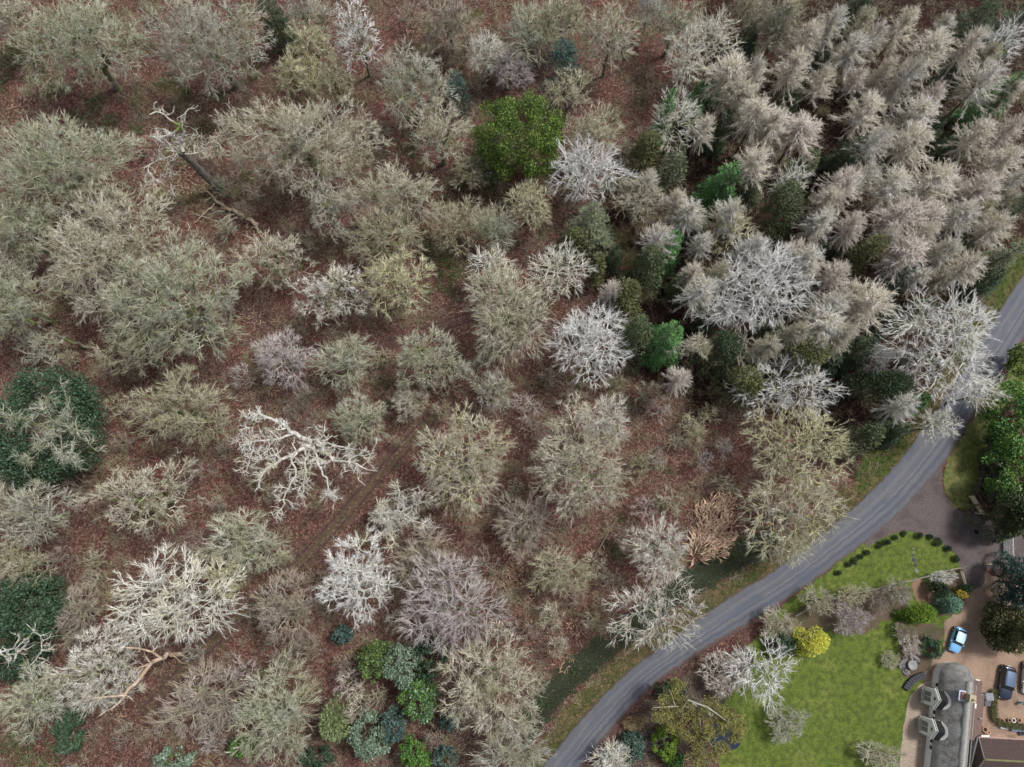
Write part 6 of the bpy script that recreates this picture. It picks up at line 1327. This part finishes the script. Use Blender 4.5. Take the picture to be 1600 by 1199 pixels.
# small dark bushes in a row along the edge of the grass triangle
row = [(1308, 895), (1324, 882), (1334, 876), (1353, 863), (1384, 847), (1397, 840), (1411, 834), (1434, 837), (1452, 839), (1463, 847), (1479, 857), (1491, 873), (1372, 852), (1343, 870)]
KM = [mesh_from('clipped_bush', cypress(1400 + k_, .6, .42, .42, n=520, L=.16, W=.08, lobes=9)[1], LF['dark']) for k_ in range(3)]
trm = mesh_from('bush_stem', [tubes([[0, 0, 0]], [[0, 0, .5]], .04, .03, 5)], BK['grey'])
wh_ = ['nearest the road bridge of shade at the lower left end', 'second', 'third', 'fourth', 'ninth', 'tenth', 'eleventh', 'twelfth', 'thirteenth', 'fourteenth', '', '', '', '']
od = sorted(range(len(row)), key=lambda i_: row[i_][0]); ordw = ['first', 'second', 'third', 'fourth', 'fifth', 'sixth', 'seventh', 'eighth', 'ninth', 'tenth', 'eleventh', 'twelfth', 'thirteenth', 'fourteenth']
for k_, i_ in enumerate(od):
    e_ = empty('dwarf_bush', loc3(*row[i_]), k_); s_ = rnd.uniform(.75, 1.25); e_.scale = (s_, s_, s_); link('foliage', KM[k_ % 3], e_); link('stem', trm, e_)
    tag(e_, '%s from the left of the small black-green bushes edging the grass triangle' % ordw[k_], 'bush', 'row of dwarf bushes along the grass triangle')
for k_, (x_, y_, s_) in enumerate([(1427, 857, .5), (1427, 863, .5), (1427, 868, .7), (1428, 875, 1.2), (1430, 883, 1.0), (1432, 892, 1.1)]):
    e_ = obj('stepping_stone', [lathe([(0, .06), (.22 * s_, .06), (.27 * s_, .045), (.28 * s_, 0)], 9)], DSTONE if k_ not in (0, 1, 5) else STONE, loc=loc3(x_, y_)); tag(e_, '%s stepping stone from the top in the line crossing the grass triangle' % ordw[k_], 'stone', 'stepping stones on the grass triangle')
# boulders, birdbath, curved dark wall
def boulder(x_, y_, r_, seed, label, mt=STONE):
    g_ = np.random.default_rng(seed); pr = lathe([(0.01, -.1), (.8, -.05), (1, .3), (.85, .62), (.5, .85), (.01, .92)], 9); v_ = pr[0] * (r_ * (1 + .18 * g_.normal(size=(len(pr[0]), 1)))) * [1, g_.uniform(.6, 1), .7]
    o2 = obj('boulder', [(v_, pr[1])], mt, loc=loc3(x_, y_)); o2.rotation_euler = (0, 0, seed); tag(o2, label, 'boulder', 'rocks round the birdbath')
for a_ in [(1410, 1036, .75, 1, 'long grey boulder left of the round birdbath', STONE), (1415, 1049, .6, 2, 'grey boulder just below the round birdbath', STONE), (1429, 1030, .65, 3, 'flat grey boulder right of and above the round birdbath', STONE), (1433, 1037, .45, 4, 'small dark boulder right of the round birdbath', DSTONE), (1414, 1028, .45, 5, 'small grey boulder above and left of the birdbath', STONE)]: boulder(*a_)
bb_ = empty('birdbath', loc3(1421, 1038)); obj('pedestal', [lathe([(.001, .0), (.3, 0), (.26, .1), (.14, .2), (.14, .6), (.001, .6)], 12)], STONE, bb_); obj('basin', [lathe([(.14, .6), (.5, .74), (.66, .82), (.66, .9), (.56, .9), (.3, .78), (.001, .76)], 20)], plain('birdbath_stone', (.27, .275, .27), .8, var=.2, bmp=.2), bb_, True); tag(bb_, 'round grey stone birdbath among boulders on the lawn edge', 'birdbath')
cw = empty('curved_wall', loc3(1420, 1078)); ar = resample(np.array([list(loc3(*q_)) for q_ in [(1414, 1076), (1420, 1066), (1430, 1058), (1444, 1054)]]), .34, smooth=2) - np.array(loc3(1420, 1078))
for p_, q_ in zip(ar[:-1], ar[1:]):
    u_ = unit(q_ - p_); nn_ = np.array([-u_[1], u_[0], 0]); c8 = [p_ - nn_ * .45, p_ + nn_ * .45, q_ - u_ * .05 + nn_ * .42, q_ - u_ * .05 - nn_ * .42]; v8 = np.array(c8 + [c_ + [0, 0, .5] for c_ in c8])
    obj('block', [(v8, box(0, 1, 0, 1, 0, 1)[1])], DSTONE, cw)
tag(cw, 'curved wall of dark blocks where the lawn meets the patio', 'wall')
def bx_obj(name, x_, y_, sx_, sy_, h_, mt, label, cat, rz=0, group=None):
    o2 = obj(name, [box(-sx_ / 2, sx_ / 2, -sy_ / 2, sy_ / 2, 0, h_), box(-sx_ / 2 - .04, sx_ / 2 + .04, -sy_ / 2 - .04, sy_ / 2 + .04, h_, h_ + .06)], mt, loc=loc3(x_, y_)); o2.rotation_euler = (0, 0, rz); return tag(o2, label, cat, group)
bx_obj('garden_box', 1540, 1087, .95, .9, .9, plain('grey_box', (.22, .23, .25), .6), 'grey storage box against the east side of the cottage', 'box', .05)
bx_obj('garden_box', 1540, 1097, .95, .8, .6, plain('dark_box', (.10, .095, .10), .7), 'dark low box directly below the grey storage box', 'box', .05)
bx_obj('bench', 1585, 1138, 1.3, .55, .45, plain('blue_bench', (.12, .18, .30), .6), 'blue-grey low bench near the pots by the tiled house', 'bench', -.05)
bx_obj('planter', 1567, 1136.5, .95, .25, .35, plain('pale_planter', (.55, .62, .66), .6), 'pale blue narrow planter left of the blue-grey bench', 'planter', -.1)
# L-shaped clipped hedge round the parking bay
hp = np.array([list(loc3(*q_)) for q_ in [(1549, 1079), (1549, 1100), (1549, 1118), (1556, 1127), (1568, 1132), (1585, 1134), (1612, 1135)]]); hr = resample(hp, .12, smooth=1); rgh = np.random.default_rng(3); nb_ = 9000
i2 = rgh.integers(0, len(hr), nb_); Pn = hr[i2] - hr[0] + np.stack([rgh.uniform(-.38, .38, nb_), rgh.uniform(-.38, .38, nb_), rgh.uniform(.1, .9, nb_)], 1); d = unit(rgh.normal(size=(nb_, 3)) + [0, 0, .4]); hg = empty('hedge', Vector(hr[0]) * 1)
obj('foliage', [blades(Pn, d, unit(np.cross(d, rgh.normal(size=d.shape))), .14, .08)], LF['olive'], hg); tag(hg, 'low clipped hedge bending round the gravel parking bay', 'hedge')
pots = [(1562, 1126, .42, TERRA, 'large terracotta pot at the bend of the clipped hedge'), (1575, 1125, .27, TERRA, 'terracotta pot left of the white pot along the hedge'), (1581, 1125, .33, plain('white_pot', (.72, .70, .66), .6), 'white pot between two terracotta pots along the hedge'), (1590, 1125, .32, TERRA, 'terracotta pot right of the white pot along the hedge'),
        (1536, 1139, .4, TERRA, 'largest terracotta pot at the cottage lean-to corner'), (1539, 1143, .28, TERRA, 'middle terracotta pot at the cottage lean-to corner'), (1543, 1144, .25, plain('pale_pot', (.62, .45, .34), .8), 'pale small pot at the cottage lean-to corner'), (1594, 1145, .33, plain('blue_pot', (.05, .06, .10), .5), 'dark blue pot in the yard below the blue-grey bench')]
for x_, y_, s_, mt_, lab_ in pots:
    pr_ = empty('flower_pot', loc3(x_, y_)); obj('pot', [lathe([(.001, 0), (s_ * .65, 0), (s_ * .95, s_ * 1.1), (s_, s_ * 1.1), (s_, s_ * 1.35), (s_ * .72, s_ * 1.35), (s_ * .6, s_ * 1.0)], 16)], mt_, pr_, True)
    obj('compost', [lathe([(.001, s_ * 1.1), (s_ * .64, s_ * 1.08)], 12)], SOIL2, pr_); tag(pr_, lab_, 'pot', 'pots in the yard')
pb = empty('garden_ornament', loc3(1592, 1097)); obj('pillar', [lathe([(.001, 0), (.28, 0), (.25, .12), (.12, .2), (.12, .75), (.24, .85), (.24, .92), (.001, .92)], 12)], plain('ornament_stone', (.22, .25, .27), .7), pb); obj('top', [tubes([[-.3, 0, 1], [0, -.25, 1]], [[.5, .12, 1.08], [.1, .3, 1.02]], .07, .03, 6)], plain('ornament_metal', (.15, .2, .2), .5), pb); tag(pb, 'small grey-green sundial standing on the parking gravel below the black-blue car', 'sundial')
# hut corner at the bottom edge, lower left
hu = empty('garden_hut', loc3(112, 1206), .45); obj('wall', [box(-1, 1, -.8, .8, 0, 2.0)], WOOD, hu); obj('roof', [box(-1.15, 1.15, -.95, .95, 2.0, 2.08)], plain('blue_felt', (.18, .30, .48), .4), hu); obj('edge_trim', [tubes([[-1.17, -.97, 2.06], [1.17, -.97, 2.06], [1.17, .97, 2.06], [-1.17, .97, 2.06]], [[1.17, -.97, 2.06], [1.17, .97, 2.06], [-1.17, .97, 2.06], [-1.17, -.97, 2.06]], .06, .06, 4)], plain('black_edge', (.02, .02, .02), .5), hu); tag(hu, 'small blue-topped hut corner showing at the bottom edge, lower left', 'hut')
bo = obj('marker_post', [tubes([[0, 0, 0]], [[0, 0, .9]], .09, .09, 8), lathe([(.001, .95), (.09, .9)], 8)], plain('post_white', (.8, .8, .78), .5), loc=loc3(1093, 957)); tag(bo, 'white marker post on the verge beside the silvery leaning tree', 'post')
